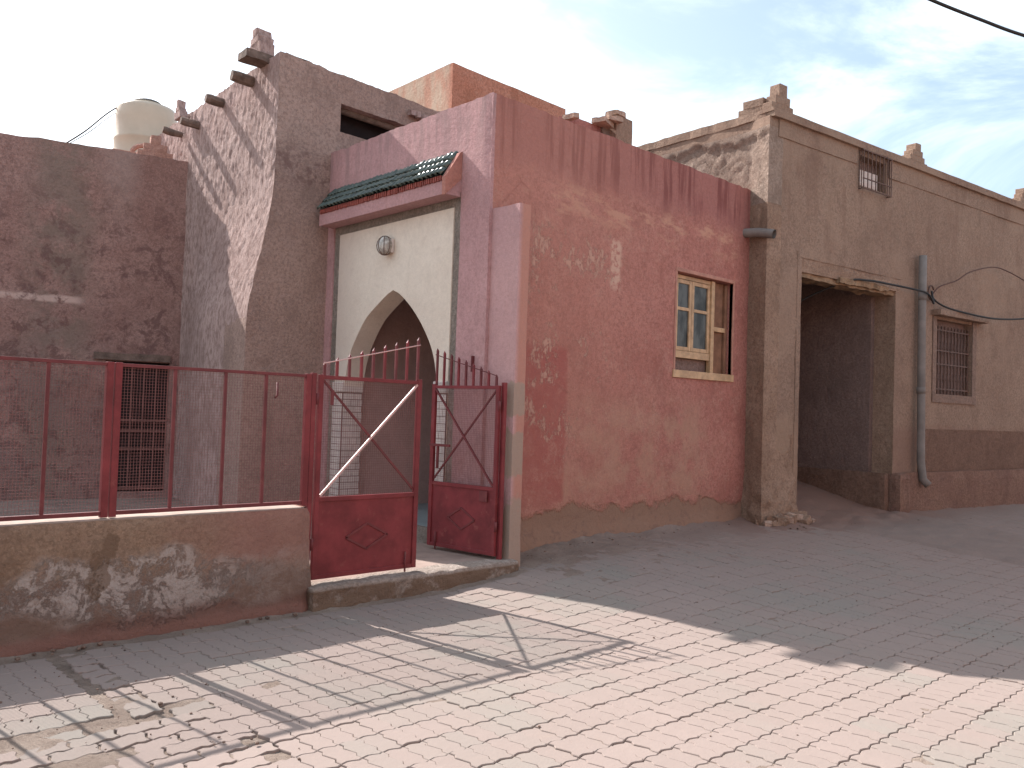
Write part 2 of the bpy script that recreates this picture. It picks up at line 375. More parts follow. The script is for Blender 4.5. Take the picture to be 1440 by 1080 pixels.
def tube(bm, pts, r, n=6, cap=True):
    pts = [Vector(p) for p in pts]; rings = []; a = None
    for i, p in enumerate(pts):
        t = (pts[min(i+1, len(pts)-1)]-pts[max(i-1, 0)]).normalized()
        if a is None: a = t.cross(Vector((.13, .21, 1)).normalized() if abs(t.z) < .9 else Vector((1, .1, 0))).normalized()
        else: a = (a-t*a.dot(t)).normalized()
        b = t.cross(a)
        rr = r[i] if isinstance(r, (list, tuple)) else r
        rings.append([bm.verts.new(p+(a*math.cos(k*6.2832/n)+b*math.sin(k*6.2832/n))*rr) for k in range(n)])
    for A, B in zip(rings, rings[1:]):
        for k in range(n): bm.faces.new((A[k], A[(k+1) % n], B[(k+1) % n], B[k]))
    if cap: bm.faces.new(rings[0]); bm.faces.new(rings[-1][::-1])
def tubeo(name, pts, r, mat, parent=None, n=8, cap=True):
    bm = bmesh.new(); tube(bm, pts, r, n, cap); bmesh.ops.recalc_face_normals(bm, faces=bm.faces[:]) if cap else None
    return fin(name, bm, mat, parent, True)
def spline(P, n=8):
    P = [Vector(p) for p in P]; out = []
    for i in range(len(P)-1):
        a, b, c, d = P[max(i-1, 0)], P[i], P[i+1], P[min(i+2, len(P)-1)]
        for k in range(n):
            t = k/n; out.append(.5*((2*b)+(c-a)*t+(2*a-5*b+4*c-d)*t*t+(3*b-a-3*c+d)*t**3))
    return out+[P[-1]]
def fn(x, y, z, sc=1., o=3, seed=0.):
    return mn.fractal(Vector((x*sc+seed, y*sc+seed*.3, z*sc)), .8, 2., o)

def wall(name, path, z0, ztop, mat, parent=None, holes=(), ds=.12, dz=.12, disp=None, thick=.3, base=None, smooth=True):
    """a wall face along a plan polyline (outside on the right-hand... front), with holes (s0,s1,z0,z1,depth) and thickness"""
    P = [Vector(p) for p in path]; L = [0]
    for a, b in zip(P, P[1:]): L.append(L[-1]+(b-a).length)
    D = [(b-a).normalized() for a, b in zip(P, P[1:])]; N = [Vector((d.y, -d.x)) for d in D]
    req = list(L); rz = [z0]
    for h in holes: req += [h[0], h[1]]; rz += [h[2], h[3]]
    zt = ztop(0) if callable(ztop) else ztop; rz.append(zt)
    def grid(req, st):
        req = sorted(set(round(q, 4) for q in req)); g = [req[0]]
        for a, b in zip(req, req[1:]):
            n = max(1, round((b-a)/st)); g += [a+(b-a)*k/n for k in range(1, n+1)]
        return g
    GS = grid(req, ds); GZ = grid(rz, dz)
    bm = bmesh.new(); V = {}; ND = {}
    for i, s in enumerate(GS):
        k = 0
        while k < len(D)-1 and s > L[k+1]-1e-4: k += 1
        # blended normal near corners
        n = N[k].copy(); p = P[k]+D[k]*(s-L[k])
        for c in range(1, len(P)-1):
            if abs(s-L[c]) < 1e-3:
                n = (N[c-1]+N[c]); n = n/(n.dot(N[c]))
        for j, z in enumerate(GZ):
            q = Vector((p.x, p.y, z))
            if callable(ztop):
                q.z = z0+(z-z0)*(1+(ztop(s)/zt-1)*((z-z0)/(zt-z0))**6)
            d = disp(s, z, q) if disp else 0
            nn = Vector((n.x, n.y, 0))
            V[i, j] = bm.verts.new(q+nn*d); ND[V[i, j]] = nn
    for i in range(len(GS)-1):
        for j in range(len(GZ)-1):
            sc, zc = (GS[i]+GS[i+1])/2, (GZ[j]+GZ[j+1])/2
            if any(h[0] < sc < h[1] and h[2] < zc < h[3] for h in holes): continue
            bm.faces.new((V[i, j], V[i+1, j], V[i+1, j+1], V[i, j+1]))
    # thickness: top and ends, hole reveals
    def ext(edges, dep):
        mp_ = {}
        for a, b in edges:
            for v in (a, b):
                if v not in mp_: mp_[v] = bm.verts.new(v.co-ND[v]*dep)
            bm.faces.new((b, a, mp_[a], mp_[b]))
    I, J = len(GS)-1, len(GZ)-1
    ext([(V[i, J], V[i+1, J]) for i in range(I)][::1], -(-thick)) if False else None
    top = [(V[i+1, J], V[i, J]) for i in range(I)]
    ext([(a, b) for a, b in top], thick)
    ext([(V[0, j+1], V[0, j]) for j in range(J)], thick); ext([(V[I, j], V[I, j+1]) for j in range(J)], thick)
    for h in holes:
        i0, i1 = [min(range(len(GS)), key=lambda i: abs(GS[i]-x)) for x in h[:2]]
        j0, j1 = [min(range(len(GZ)), key=lambda i: abs(GZ[i]-x)) for x in h[2:4]]
        E_ = []
        for i in range(i0, i1): E_.append((V[i, j1], V[i+1, j1]));
        if j0 > 0:
            for i in range(i0, i1): E_.append((V[i+1, j0], V[i, j0]))
        for j in range(j0, j1): E_.append((V[i0, j], V[i0, j+1])); E_.append((V[i1, j+1], V[i1, j]))
        ext(E_, h[4])
    for v in [v for v in bm.verts if not v.link_faces]: bm.verts.remove(v)
    bmesh.ops.recalc_face_normals(bm, faces=bm.faces[:])
    o = fin(name, bm, mat, parent)
    if smooth:
        for p in o.data.polygons: p.use_smooth = True
        m = o.data; # sharp edges at reveals
        bm2 = bmesh.new(); bm2.from_mesh(m)
        for e in bm2.edges:
            if len(e.link_faces) == 2 and e.calc_face_angle(0) > .7: e.smooth = False
        bm2.to_mesh(m); bm2.free()
    return o

def ss(t): t = max(0., min(1., t)); return t*t*(3-2*t)
def gz(x, y):
    a = .19*ss((x-4.3)/3.0)*ss((y-2.6)/3.2)
    if y > 5.5 and x > 10.4: a += .38*ss((y-5.5)/1.9)
    return a

# ------------------------------------------------------------------ ground, street and pavers
bm = bmesh.new()
for x0, x1, y0, y1 in ((-400, 400, -400, -7.9), (-400, 400, 9.9, 400), (-400, -5.9, -7.9, 9.9), (23.9, 400, -7.9, 9.9)):
    vs = [bm.verts.new((x, y, -.06)) for x, y in ((x0, y0), (x1, y0), (x1, y1), (x0, y1))]; bm.faces.new(vs)
tag(fin('ground', bm, MFAR), kind='structure')

xs = np.concatenate([np.arange(-6, .5, .25), np.arange(.5, 9, .045), np.arange(9, 24.01, .09)])
ys = np.concatenate([np.arange(-8, 1, .25), np.arange(1, 6.5, .045), np.arange(6.5, 10.01, .2)])
wl_x, wl_y = [], []
def wall_dist(x, y):
    if x < 3.5: return 5.87-y
    if x < 5.75: return 5.84-y
    if x < 10.3: return 6.27-y
    return (5.95-.121*(x-10.5))-y if not (11.1 < x < 13.6) else .1+abs(y-5.6)*0
def dirt(x, y):
    d = wall_dist(x, y); h = -.0068
    n = fn(x, y, 0, 3.1, 4); n2 = fn(x, y, 5, 11, 3)
    h += n2*.003+n*.004
    if x < 5.8:
        h += .022*math.exp(-max(d, 0)/.09)*(1+n)
    elif x < 10.4:
        h += (.045+.03*n)*math.exp(-max(d, 0)/.16)+.014*math.exp(-max(d, 0)/.7)*(1+n*.8)
    else:
        h += .03*math.exp(-max(d-.1, 0)/.35)*(1+n*.6)
    if x > 9: h += .004*ss((x-9)/5)*(.6+n*.8)*ss((y-2.2)/3)
    if 10. < x < 14.5 and y > 4.8: h += .03*ss((y-5.15+.35*n)/.6)*ss((x-10.)/1.)*ss((14.5-x)/1.5)
    if x < 2.1 and 2.4 < y < 4.42: h += .004*n-.007
    if 1.55 < x < 1.85 and y > 4.45: h += .006*n-.006
    return h
Z = [[gz(x, y)+dirt(x, y) for x in xs] for y in ys]
me = bpy.data.meshes.new('street'); nx = len(xs)
vv = [(float(x), float(y), Z[j][i]) for j, y in enumerate(ys) for i, x in enumerate(xs)]
ff = [(j*nx+i, j*nx+i+1, (j+1)*nx+i+1, (j+1)*nx+i) for j in range(len(ys)-1) for i in range(nx-1)]
me.from_pydata(vv, [], ff); me.materials.append(MSAND)
for p in me.polygons: p.use_smooth = True
street = bpy.data.objects.new('street', me); col.objects.link(street); tag(street, kind='structure')

PW, PL = .112, .205
def fx(t): # zigzag of the long sides (t 0..1) -> sideways offset
    return np.interp(t, [0, .16, .30, .70, .84, 1], [0, -.006, .011, -.011, .006, 0])
def fy(t):
    return np.interp(t, [0, .3, .45, .8, 1], [0, .0092, .007, -.0092, 0])
def outline():
    T = [0, .16, .30, .70, .84]; U = [0, .3, .5, .8]
    o = [(PW*u, fy(u)) for u in U]
    o += [(PW+fx(t), PL*t) for t in T]
    o += [(PW*u, PL+fy(u)) for u in (1, .8, .5, .3)]
    o += [(fx(t), PL*t) for t in (1, .84, .70, .30, .16)]
    o = np.array(o, float)-[PW/2, PL/2]
    return o
OUT = outline()
def ring(gap):
    k = np.array([(PW-gap*.62)/PW, (PL-gap*1.15)/PL]); return OUT*k
R0, R1, R2 = ring(.0042), ring(.0042), ring(.0115)
n_ = len(OUT)
PV = np.vstack([np.c_[R0, np.full(n_, -.03)], np.c_[R1, np.full(n_, -.0035)], np.c_[R2, np.full(n_, 0)]])
PF = [tuple(2*n_+i for i in range(n_))]
for a, b in ((0, 1), (1, 2)):
    PF += [(a*n_+i, a*n_+(i+1) % n_, b*n_+(i+1) % n_, b*n_+i) for i in range(n_)]
def paver_mesh(t):
    m = bpy.data.meshes.new('paver'); m.from_pydata([tuple(v) for v in PV], [], PF); m.materials.append(MPAVER)
    a = m.attributes.new('tint', 'FLOAT', 'POINT'); a.data.foreach_set('value', [t]*len(m.vertices)); return m
PM = [paver_mesh(t) for t in np.linspace(0, 1, 9)]
plist = []     # x,y,z,rotz,tiltx,tilty,scale_y,tint
def tint(x, y):
    n = .5+.9*fn(x, y, 0, .9, 3, 4.)+.25*(random.random()-.5)
    return min(1, max(0, n))
y = -7.5; row = 0
while y < 5.98:
    x = -5+(.0 if row % 2 else .0)
    while x < 23.5:
        cx_, cy_ = x, y-.0*x
        ok = True
        if cx_ < 1.92+.1*math.sin(y*9) and 2.6 < cy_ < 4.42: ok = False           # relaid patch
        if 1.60 < cx_ < 1.80 and cy_ > 4.42: ok = False
        d = wall_dist(cx_, cy_)
        if d < .09 and cx_ < 10.4: ok = False
        if cx_ > 10.4 and d < .02: ok = False
        if ok and (cx_ < 16 or cy_ > -2) and cx_ > -3-0*row:
            plist.append((cx_, cy_, gz(cx_, cy_)+random.gauss(0, .0018), random.gauss(0, .009), random.gauss(0, .009), random.gauss(0, .009), 1, tint(cx_, cy_)))
        x += PW
    y += PL; row += 1
# relaid, sagging pavers turned a quarter, with gaps
miss = [(1.62, 4.33, .24, .075), (1.33, 3.98, .2, .08), (.95, 4.36, .3, .04), (1.2, 3.72, .16, .1)]
yy = 2.62; row = 0
while yy < 4.40:
    xx = -3+(.1 if row % 2 else 0)+.01
    while xx < 1.93:
        if not any(abs(xx-a) < c and abs(yy-b) < d for a, b, c, d in miss):
            sag = -.006*ss((2.2-xx)/.8)*(1+fn(xx, yy, 0, 2.2, 2))
            plist.append((xx, yy+.012*math.sin(xx*2.1), sag+random.gauss(0, .003), math.pi/2+random.gauss(0, .03)+.03, random.gauss(0, .022), random.gauss(0, .022), 1, tint(xx, yy)))
        xx += PL+.003
    yy += PW+.004; row += 1
yy = 4.47
while yy < 5.8:
    plist.append((1.70+random.gauss(0, .01), yy, -.004+random.gauss(0, .004), math.pi/2+random.gauss(0, .09), random.gauss(0, .04), random.gauss(0, .04), .72, tint(1.7, yy)))
    yy += random.choice((.115, .122, .16))
def inview(p):
    v = Vector((p[0], p[1], p[2]-1.6)); k = v.dot(CW)
    if k < .5: return 0
    a, b = v.dot(CR)/k*1190/720, v.dot(CU)/k*1190/540
    if abs(a) > 1.01 or abs(b) > 1.01: return 0
    return (1.6/v.length)/(k*k)
order = sorted(range(len(plist)), key=lambda i: -inview(plist[i]))
big = set(order[:300])
for i in order[:300]:
    x, y, z, rz, tx, ty, sy, t = plist[i]
    o = bpy.data.objects.new('paver', PM[int(round(t*8))]); col.objects.link(o); o.parent = street
    o.location = (x, y, z); o.rotation_euler = (tx, ty, rz); o.scale = (1, sy, 1)
AV, AF, AT = [], [], []
for c, i in enumerate(j for j in range(len(plist)) if j not in big):
    x, y, z, rz, tx, ty, sy, t = plist[i]
    v = PV*[1, sy, 1]; cz, sz = math.cos(rz), math.sin(rz)
    zz = v[:, 2]+v[:, 1]*tx-v[:, 0]*ty
    X = v[:, 0]*cz-v[:, 1]*sz+x; Y = v[:, 0]*sz+v[:, 1]*cz+y
    g = .0 if x < 4 else np.array([gz(a, b) for a, b in zip(X, Y)])-gz(x, y)
    AV.append(np.c_[X, Y, zz+z+g]); AT += [t]*len(PV); o_ = c*len(PV)
    AF += [tuple(q+o_ for q in f) for f in PF]
me = bpy.data.meshes.new('paver_field'); me.from_pydata(np.vstack(AV).tolist(), [], AF); me.materials.append(MPAVER)
a = me.attributes.new('tint', 'FLOAT', 'POINT'); a.data.foreach_set('value', AT)
pf = bpy.data.objects.new('paver_field', me); col.objects.link(pf); pf.parent = street; tag(pf, kind='stuff')
# scattered grit
bm = bmesh.new()
for k in range(520):
    if k < 200: x, y = random.uniform(.4, 9), random.uniform(1, 6.1)
    elif k < 450: x = random.uniform(5.8, 10.3); y = 6.25-abs(random.gauss(0, .22))
    else: x = random.uniform(.6, 2.1); y = random.uniform(3.4, 5.7)
    if wall_dist(x, y) < .02: continue
    r = random.choice((.003, .004, .005, .006, .009)) if k < 505 else random.uniform(.008, .016)
    M = Matrix.Translation((x, y, gz(x, y)+r*.5)) @ Matrix.Rotation(random.random()*6, 4, 'Z') @ Matrix.Diagonal((1, random.uniform(.5, 1), .6, 1))
    bmesh.ops.create_icosphere(bm, subdivisions=1, radius=r, matrix=M)
for k in range(150):
    if k < 90: x, y = random.uniform(5.8, 10.2), 6.22-abs(random.gauss(0, .07))
    elif k < 120: x, y = random.uniform(10.2, 15), 5.9-.12*(x-10.5)-.1-abs(random.gauss(0, .15)) if False else 5.55-abs(random.gauss(0, .3))
    else: x, y = random.uniform(.5, 3.4), 5.8-abs(random.gauss(0, .05))
    r = random.uniform(.008, .024)
    M = Matrix.Translation((x, y, gz(x, y)+r*.3+.01)) @ Matrix.Rotation(random.random()*6, 4, 'Z') @ Matrix.Diagonal((1, random.uniform(.5, 1), .55, 1))
    n0 = len(bm.verts); bmesh.ops.create_icosphere(bm, subdivisions=1, radius=r, matrix=M)
tag(fin('grit', bm, flat('dark_grit', (.15, .10, .078), .9, .4)), kind='stuff')

# ------------------------------------------------------------------ courtyard floor and step
bm = bmesh.new(); bx(bm, -4, 5.6, 6.0, 12.9, -.05, .178)
tag(fin('courtyard', bm, MCOURT), kind='structure')
st = rough_box('step', 3.44, 5.66, 5.80, 6.06, -.05, .185, MSTEP, step=.035, amp=.011, sc=7, rnd=.03)
tag(st, kind='structure')

# ------------------------------------------------------------------ left building (shaded wall)
J = Vector((4.82, 12.43)); a1 = math.radians(-15.5); U1 = Vector((math.cos(a1), math.sin(a1))); N1 = Vector((U1.y, -U1.x))
MW = Matrix(((U1.x, -N1.x, 0, J.x), (U1.y, -N1.y, 0, J.y), (0, 0, 1, 0), (0, 0, 0, 1)))   # local x along wall, y into building
lb = thing('shaded_house', 'low mauve earth house in deep shade behind the mesh fence, at the left edge', 'house', (1.5, 13.3, 0))
p0 = J-U1*9; p1 = J+U1*.25
wall('wall', [p0, p1], 0, lambda s: 5.13+.015*fn(s, 0, 0, 3)+.012*fn(s, 1, 0, 11), MLEFT, lb, holes=[(9-.82, 9+.02, .27, 2.13, .12)], ds=.12, dz=.12,
     disp=lambda s, z, q: .03*fn(s, 0, z, .8)+.012*fn(s, 2, z, 3), thick=.35)
box('roof', -9, .2, .3, 7, 4.6, 4.94, MLEFT, lb, MW)
box('back_wall', -9, -8.8, .3, 7, 0, 4.6, MLEFT, lb, MW)
wn = box('window', -.86, .04, .09, .12, .25, 2.15, MDARK, lb, MW)  # dark sheet behind the bars, paints the unlit inside
def add_child_boxes(parent, lst, mat, M): # each (name,x0,x1,y0,y1,z0,z1)
    for n, *b in lst: box(n, *b, mat, parent, M)
for k in range(6):
    x = -.80+.16*k; box('bar', x, x+.02, .03, .05, .3, 2.1, MSHUT, wn, MW)
for z in (.30, .86, 1.12, 1.27, 2.06): box('rail', -.82, .02, .025, .06, z, z+.035, MSHUT, wn, MW)
lint = rough_box('lintel', -.98, .02, -.05, .1, 2.14, 2.24, MBEAM, lb, MW, amp=.012)
def merlon(name, M, mat, steps, th, parent, amp=.012, label=None, cat=None, group=None, slice_=.06):
    """stepped crenel: steps = [(half width, z0, z1)...], joined as one"""
    bm = bmesh.new()
    for i, (h, z0, z1) in enumerate(steps):
        bx(bm, -h, h, -th/2-.003*i, th/2+.003*i, z0-(.01 if i else 0), z1, None, .012)
    bmesh.ops.subdivide_edges(bm, edges=[e for e in bm.edges if e.calc_length() > .1], cuts=2, use_grid_fill=True)
    for v in bm.verts:
        q = M @ v.co; v.co = q+mn.noise_vector(q*6)*amp
    return fin(name, bm, mat, parent)
MMER = plaster('merlon_render', (.46, .255, .20), (.53, .32, .26), (.4, .22, .18), 3, .012)
for s, yo, sc, zb in ((-.30, .14, 1., 5.12), (-.66, .5, .85, 5.1), (-1.0, .4, .5, 5.02)):
    c = J+U1*s-N1*yo
    M = Matrix.Translation((c.x, c.y, zb)) @ Matrix.Rotation(a1, 4, 'Z')
    if sc == 1.: stp = [(.24, -.1, .10), (.16, .10, .21), (.075, .21, .335)]
    elif sc > .6: stp = [(.2, -.1, .17)]
    else: stp = [(.045, -.1, .14), (.025, .14, .2)]
    merlon('merlon', M, MMER if sc != .5 else MGREY, stp, .17*sc, lb)
# little clay arch behind
bm = bmesh.new(); c = J-U1*.42-N1*.55
tube(bm, [Vector((c.x, c.y, 5.26))+Vector((U1.x, U1.y, 0))*(.17*math.cos(t))+Vector((0, 0, .15*math.sin(t))) for t in np.linspace(0, math.pi, 10)], .035, 6)
fin('clay_arch', bm, MMER, lb)

# ------------------------------------------------------------------ tall rough adobe house
ah = thing('adobe_house', 'tall rough adobe house with beam ends and lit grainy flank above the courtyard', 'house', (6, 11, 0))
path = [(5.06, 14.2), (4.80, 9.36), (8.6, 9.35)]
LA = 4.847
def d_ad(s, z, q):
    b = 0
    b += .03*ss((5.9-z)/6)*ss((s-1.9)/1.2)
    rough = .016 if s < LA+.05 and z > 2.9 else .004
    return b+rough*fn(s*1.5, 0, z*.6, 5, 4)*.30+.006*fn(s, 1, z, 1.1, 3)+((.009*fn(s*1.6, 3, z*.6, 11, 3)+.007*fn(s*1.3, 8, z*.8, 24, 2)) if rough > .01 else 0)
ztad = lambda s: 5.86-(.035*max(0, s-LA))+.022*fn(s, 0, 0, 3.3)+.015*fn(s, 4, 0, 14)
wa = wall('wall', path, 0, ztad, MADOBE, ah, holes=[(LA+.87, LA+2.42, 5.10, 5.47, .5)], ds=.03, dz=.032, disp=d_ad, thick=.4)
for v in wa.data.vertices:
    g = v.co+wa.location+ah.location
    fl = .27*ss((4.35-g.z)/1.9)
    wgt = ss((12.4-g.y)/1.9) if g.y > 9.45 else max(0, 1-(g.x-4.8)/.75)
    v.co.x -= fl*wgt
# second material: smoother render on the street-facing side and round the foot of the corner
wa.data.materials.append(MSMOOTH)
for p in wa.data.polygons:
    c = p.center
    if p.normal.y < -.75 or (c.z < 2.6+.2*fn(c.x, c.y, 0, 2) and c.y < 10.0): p.material_index = 1
box('roof', 5.1, 8.5, 9.7, 14.1, 5.2, 5.4, MSMOOTH, ah)
box('recess_shade', 5.45, 7.5, 9.66, 9.72, 5.0, 5.55, MDARK, ah)  # near-black sheet painted as the shade deep in the slot
box('back_wall', 8.4, 8.6, 9.4, 14.1, 0, 5.2, MSMOOTH, ah)
tubeo('slot_beam', [(5.5, 9.52, 5.44), (7.4, 9.5, 5.38)], .05, MBEAM, ah)
random.seed(3)
for yb, zb, L, r in ((10.14, 5.69, .24, .072), (11.12, 5.67, .15, .065), (12.0, 5.57, .12, .06), (12.65, 5.58, .13, .05)):
    pts = [(4.95, yb, zb), (4.80, yb, zb), (4.80-L*.6, yb+.01, zb+.01), (4.80-L, yb+.015, zb+.015)]
    bmx = bmesh.new(); tube(bmx, pts, [r*.95, r, r*1.03, r*.9], 9)
    for v in bmx.verts: v.co += mn.noise_vector(v.co*9)*.014
    fin('roof_beam', bmx, MBEAM, ah)
rough_box('waterspout', 4.52, 4.86, 9.66, 9.90, 5.80, 5.90, MBEAM, ah, amp=.012)
M = Matrix.Translation((4.80, 9.86, 5.93)) @ Matrix.Rotation(math.radians(90), 4, 'Z')
merlon('merlon', M, MADOBE, [(.17, -.06, .13), (.115, .13, .22), (.065, .22, .325)], .2, ah, .022)
M = Matrix.Translation((4.86, 12.5, 5.82)) @ Matrix.Rotation(math.radians(90), 4, 'Z')
merlon('merlon', M, MADOBE, [(.12, -.06, .05), (.075, .05, .11), (.04, .11, .21)], .11, ah, .02)

# ------------------------------------------------------------------ pink house
pk = thing('pink_house', 'rose and terracotta washed house with pointed arch doorway and green tiled canopy', 'house', (7.5, 8, 0))
XF, YS = 5.55, 6.29
# front face: s runs from far (y 9.5) to near corner (y 6.29), then side wall to x 10.55
ztp = lambda s: 4.785+.016*fn(s, 0, 0, 2.2)+.014*fn(s, 3, 0, 9)
sy = lambda y: 9.6-y
LP = 9.6-YS
def d_pk(s, z, q):
    k = min(1, .6+abs(LP-s)*3)*min(1, (5.-z)*3)
    if abs(s-LP) < .07: return -.007-.012*abs(fn(0, 0, z, 5, 4))
    if s < LP: return .006*fn(s, 0, z, 1.2)*k
    return (.010*fn(s, 0, z, .9)+.004*fn(s, 2, z, 4))*k+.05*ss((.42-z+.06*fn(s, 0, 0, 2))/.3)*ss((s-LP)*4)
pw = wall('washed_wall', [(XF, 9.6), (XF, YS), (10.60, YS)], 0, ztp, MFRONT, pk, holes=[(sy(9.2), sy(6.74), 0, 3.86, .10), (8.72-XF+LP, 10.0-XF+LP, 2.15, 3.42, .16)],
          ds=.05, dz=.08, disp=d_pk, thick=.28)
pw.data.materials.append(MSIDE)
for p in pw.data.polygons:
    c = p.center+pw.location+pk.location
    if c.x > XF+.05 and c.y < YS+.35 and not (p.normal.x < -.7 and c.x < XF+.3): p.material_index = 1
box('roof', XF+.25, 10.4, YS+.25, 9.3, 4.3, 4.42, MSIDE, pk)
# recessed cement surround + cream panel with arch
box('cement_surround', XF+.02, XF+.1, 6.70, 9.24, 3.70, 3.90, MGREY, pk)
box('cement_surround', XF+.02, XF+.1, 6.70, 6.90, .1, 3.70, MGREY, pk)
box('cement_surround', XF+.02, XF+.1, 9.04, 9.24, .1, 3.70, MGREY, pk)
AR = [(8.86, .1), (8.86, 1.75), (8.80, 2.06), (8.71, 2.28), (8.585, 2.46), (8.42, 2.64), (8.20, 2.78), (8.03, 2.875), (7.90, 2.925),
      (7.76, 2.865), (7.56, 2.72), (7.36, 2.525), (7.19, 2.30), (7.105, 2.12), (7.065, 1.95), (7.06, 1.75), (7.06, .1)]
mid = spline([(a, b, 0) for a, b in AR[1:9]], 4); mid2 = spline([(a, b, 0) for a, b in AR[8:16]], 4)
AA = [(AR[0][0], AR[0][1])]+[(p.x, p.y) for p in mid]+[(p.x, p.y) for p in mid2[1:]]+[AR[-1]]
bm = bmesh.new()
loop = [(9.07, .1)]+AA+[(6.86, .1), (6.86, 3.71), (9.07, 3.70)]
vs = [bm.verts.new((XF+.006, y, z)) for y, z in loop]
f = bm.faces.new(vs); r = bmesh.ops.extrude_face_region(bm, geom=[f])
for v in [v for v in r['geom'] if isinstance(v, bmesh.types.BMVert)]: v.co.x += .27
bmesh.ops.triangulate(bm, faces=bm.faces[:]); bmesh.ops.recalc_face_normals(bm, faces=bm.faces[:])
fin('portal_panel', bm, MCREAM, pk)
# vestibule
bm = bmesh.new()
bx(bm, XF+.27, 7.75, 9.02, 9.12, .0, 3.4); bx(bm, XF+.27, 7.75, 6.84, 6.94, .0, 3.4); bx(bm, 7.65, 7.75, 6.94, 9.02, 0, 3.4); bx(bm, XF+.27, 7.75, 6.84, 9.12, 3.3, 3.4)
fin('vestibule', bm, plaster('vestibule_render', (.43, .30, .27), (.49, .35, .31), None, 1, .004, fine=.5), pk)
box('vestibule_floor', XF+.05, 7.65, 6.94, 9.02, .0, .33, MFLOOR, pk)
box('threshold', XF-.03, XF+.05, 6.9, 9.0, .1, .34, MGREY, pk, bev=.008)
# white tile cladding on the piers: face and reveal
tme = None
def tile_at(kind, a, z, w, h):
    global tme
    if kind == 'face': X0, X1, Y0, Y1 = XF-.008, XF+.006, a, a+w
    else: X0, X1, Y0, Y1 = a, a+w, 8.85, 8.862
    if tme is None:
        bmt = bmesh.new(); bx(bmt, 0, 1, 0, 1, 0, 1); tme = bpy.data.meshes.new('wall_tile'); bmt.to_mesh(tme); bmt.free(); tme.materials.append(MTILEW)
    o = bpy.data.objects.new('wall_tile', tme); col.objects.link(o); o.parent = pk
    o.location = Vector((X0, Y0, z))-pk.location; o.scale = (X1-X0, Y1-Y0, h)
rh = .0775
box('tile_backing', XF-.003, XF+.007, 8.862, 9.07, .2, 1.76, MGROUT, pk); box('tile_backing', XF-.003, XF+.007, 6.86, 7.058, .2, 1.76, MGROUT, pk)
box('tile_backing', XF+.006, XF+.276, 8.856, 8.864, .3, 1.76, MGROUT, pk)
for k in range(20):
    z = .205+k*rh; h = rh-.007
    o = (0, .05)[k % 2]
    def rowt(kind, a0, a1, o, w=.105):
        a = a0-(w-o if o else 0)
        while a < a1-.01:
            s0, s1 = max(a, a0), min(a+w-.006, a1)
            if s1-s0 > .02: tile_at(kind, s0, z, s1-s0, h)
            a += w
    rowt('face', 8.866, 9.068, o); rowt('face', 6.862, 7.056, o)
    if z > .32: rowt('rev', XF+.01, XF+.274, o)
for y0, y1 in ((8.845, 9.08), (6.855, 7.075)):
    cp = box('capital', XF-.02, XF+.28, y0, y1, 1.765, 1.885, MTILEW, pk, bev=.006)
    for k in range(int((y1-y0)/.022)):
        box('rib', XF-.026, XF-.019, y0+.006+k*.022, y0+.018+k*.022, 1.775, 1.875, MTILEW, cp)
# wall lamp
lp = box('wall_lamp', XF-.04, XF+.004, 7.90, 8.06, 3.35, 3.51, MTILEW, pk, bev=.015)
bm = bmesh.new(); bmesh.ops.create_uvsphere(bm, u_segments=20, v_segments=12, radius=.098, matrix=Matrix.Translation((XF-.075, 7.98, 3.43)) @ Matrix.Diagonal((.85, 1, 1.08, 1)))
gl = fin('globe', bm, MGLOBE, lp, True)
bm = bmesh.new()
for t in np.linspace(0, math.pi, 5)[:-1]:
    tube(bm, [(XF-.075+.088*math.sin(a)*abs(1)*-1*math.cos(t)*1., 7.98+.102*math.sin(a)*math.sin(t), 3.43+.11*math.cos(a)) for a in np.linspace(0, 6.283, 17)], .004, 4, False)
fin('guard', bm, MGRILL, lp)
# canopy
cy0, cy1 = 6.75, 9.22; XC = 5.345
bm = bmesh.new()
prof = [(XF, 3.80), (XC, 3.80), (XC, 3.935), (XC+.012, 3.965), (XF, 4.245)]
A_ = [bm.verts.new((x, cy0, z)) for x, z in prof]; B_ = [bm.verts.new((x, cy1, z)) for x, z in prof]
bm.faces.new(A_); bm.faces.new(B_[::-1])
for i in range(5): bm.faces.new((A_[i], B_[i], B_[(i+1) % 5], A_[(i+1) % 5]))
bmesh.ops.recalc_face_normals(bm, faces=bm.faces[:])
cn_ = fin('canopy', bm, MFRONT, pk)
box('verge', XC+.0, XF+.002, cy0-.035, cy0+.035, 3.985, 4.05, MSIDE, cn_, None) if False else None
bm = bmesh.new()                                                            # sloping verge at the near end
vp = [(XF-.002, 3.99), (XC-.006, 3.79), (XC-.012, 3.975), (XF-.03, 4.262), (XF-.002, 4.275)]
A_ = [bm.verts.new((x, cy0-.012, z)) for x, z in vp]; B_ = [bm.verts.new((x, cy0+.045, z)) for x, z in vp]
bm.faces.new(A_); bm.faces.new(B_[::-1])
for i in range(5): bm.faces.new((A_[i], B_[i], B_[(i+1) % 5], A_[(i+1) % 5]))
bmesh.ops.recalc_face_normals(bm, faces=bm.faces[:]); fin('verge', bm, MSIDE, cn_)
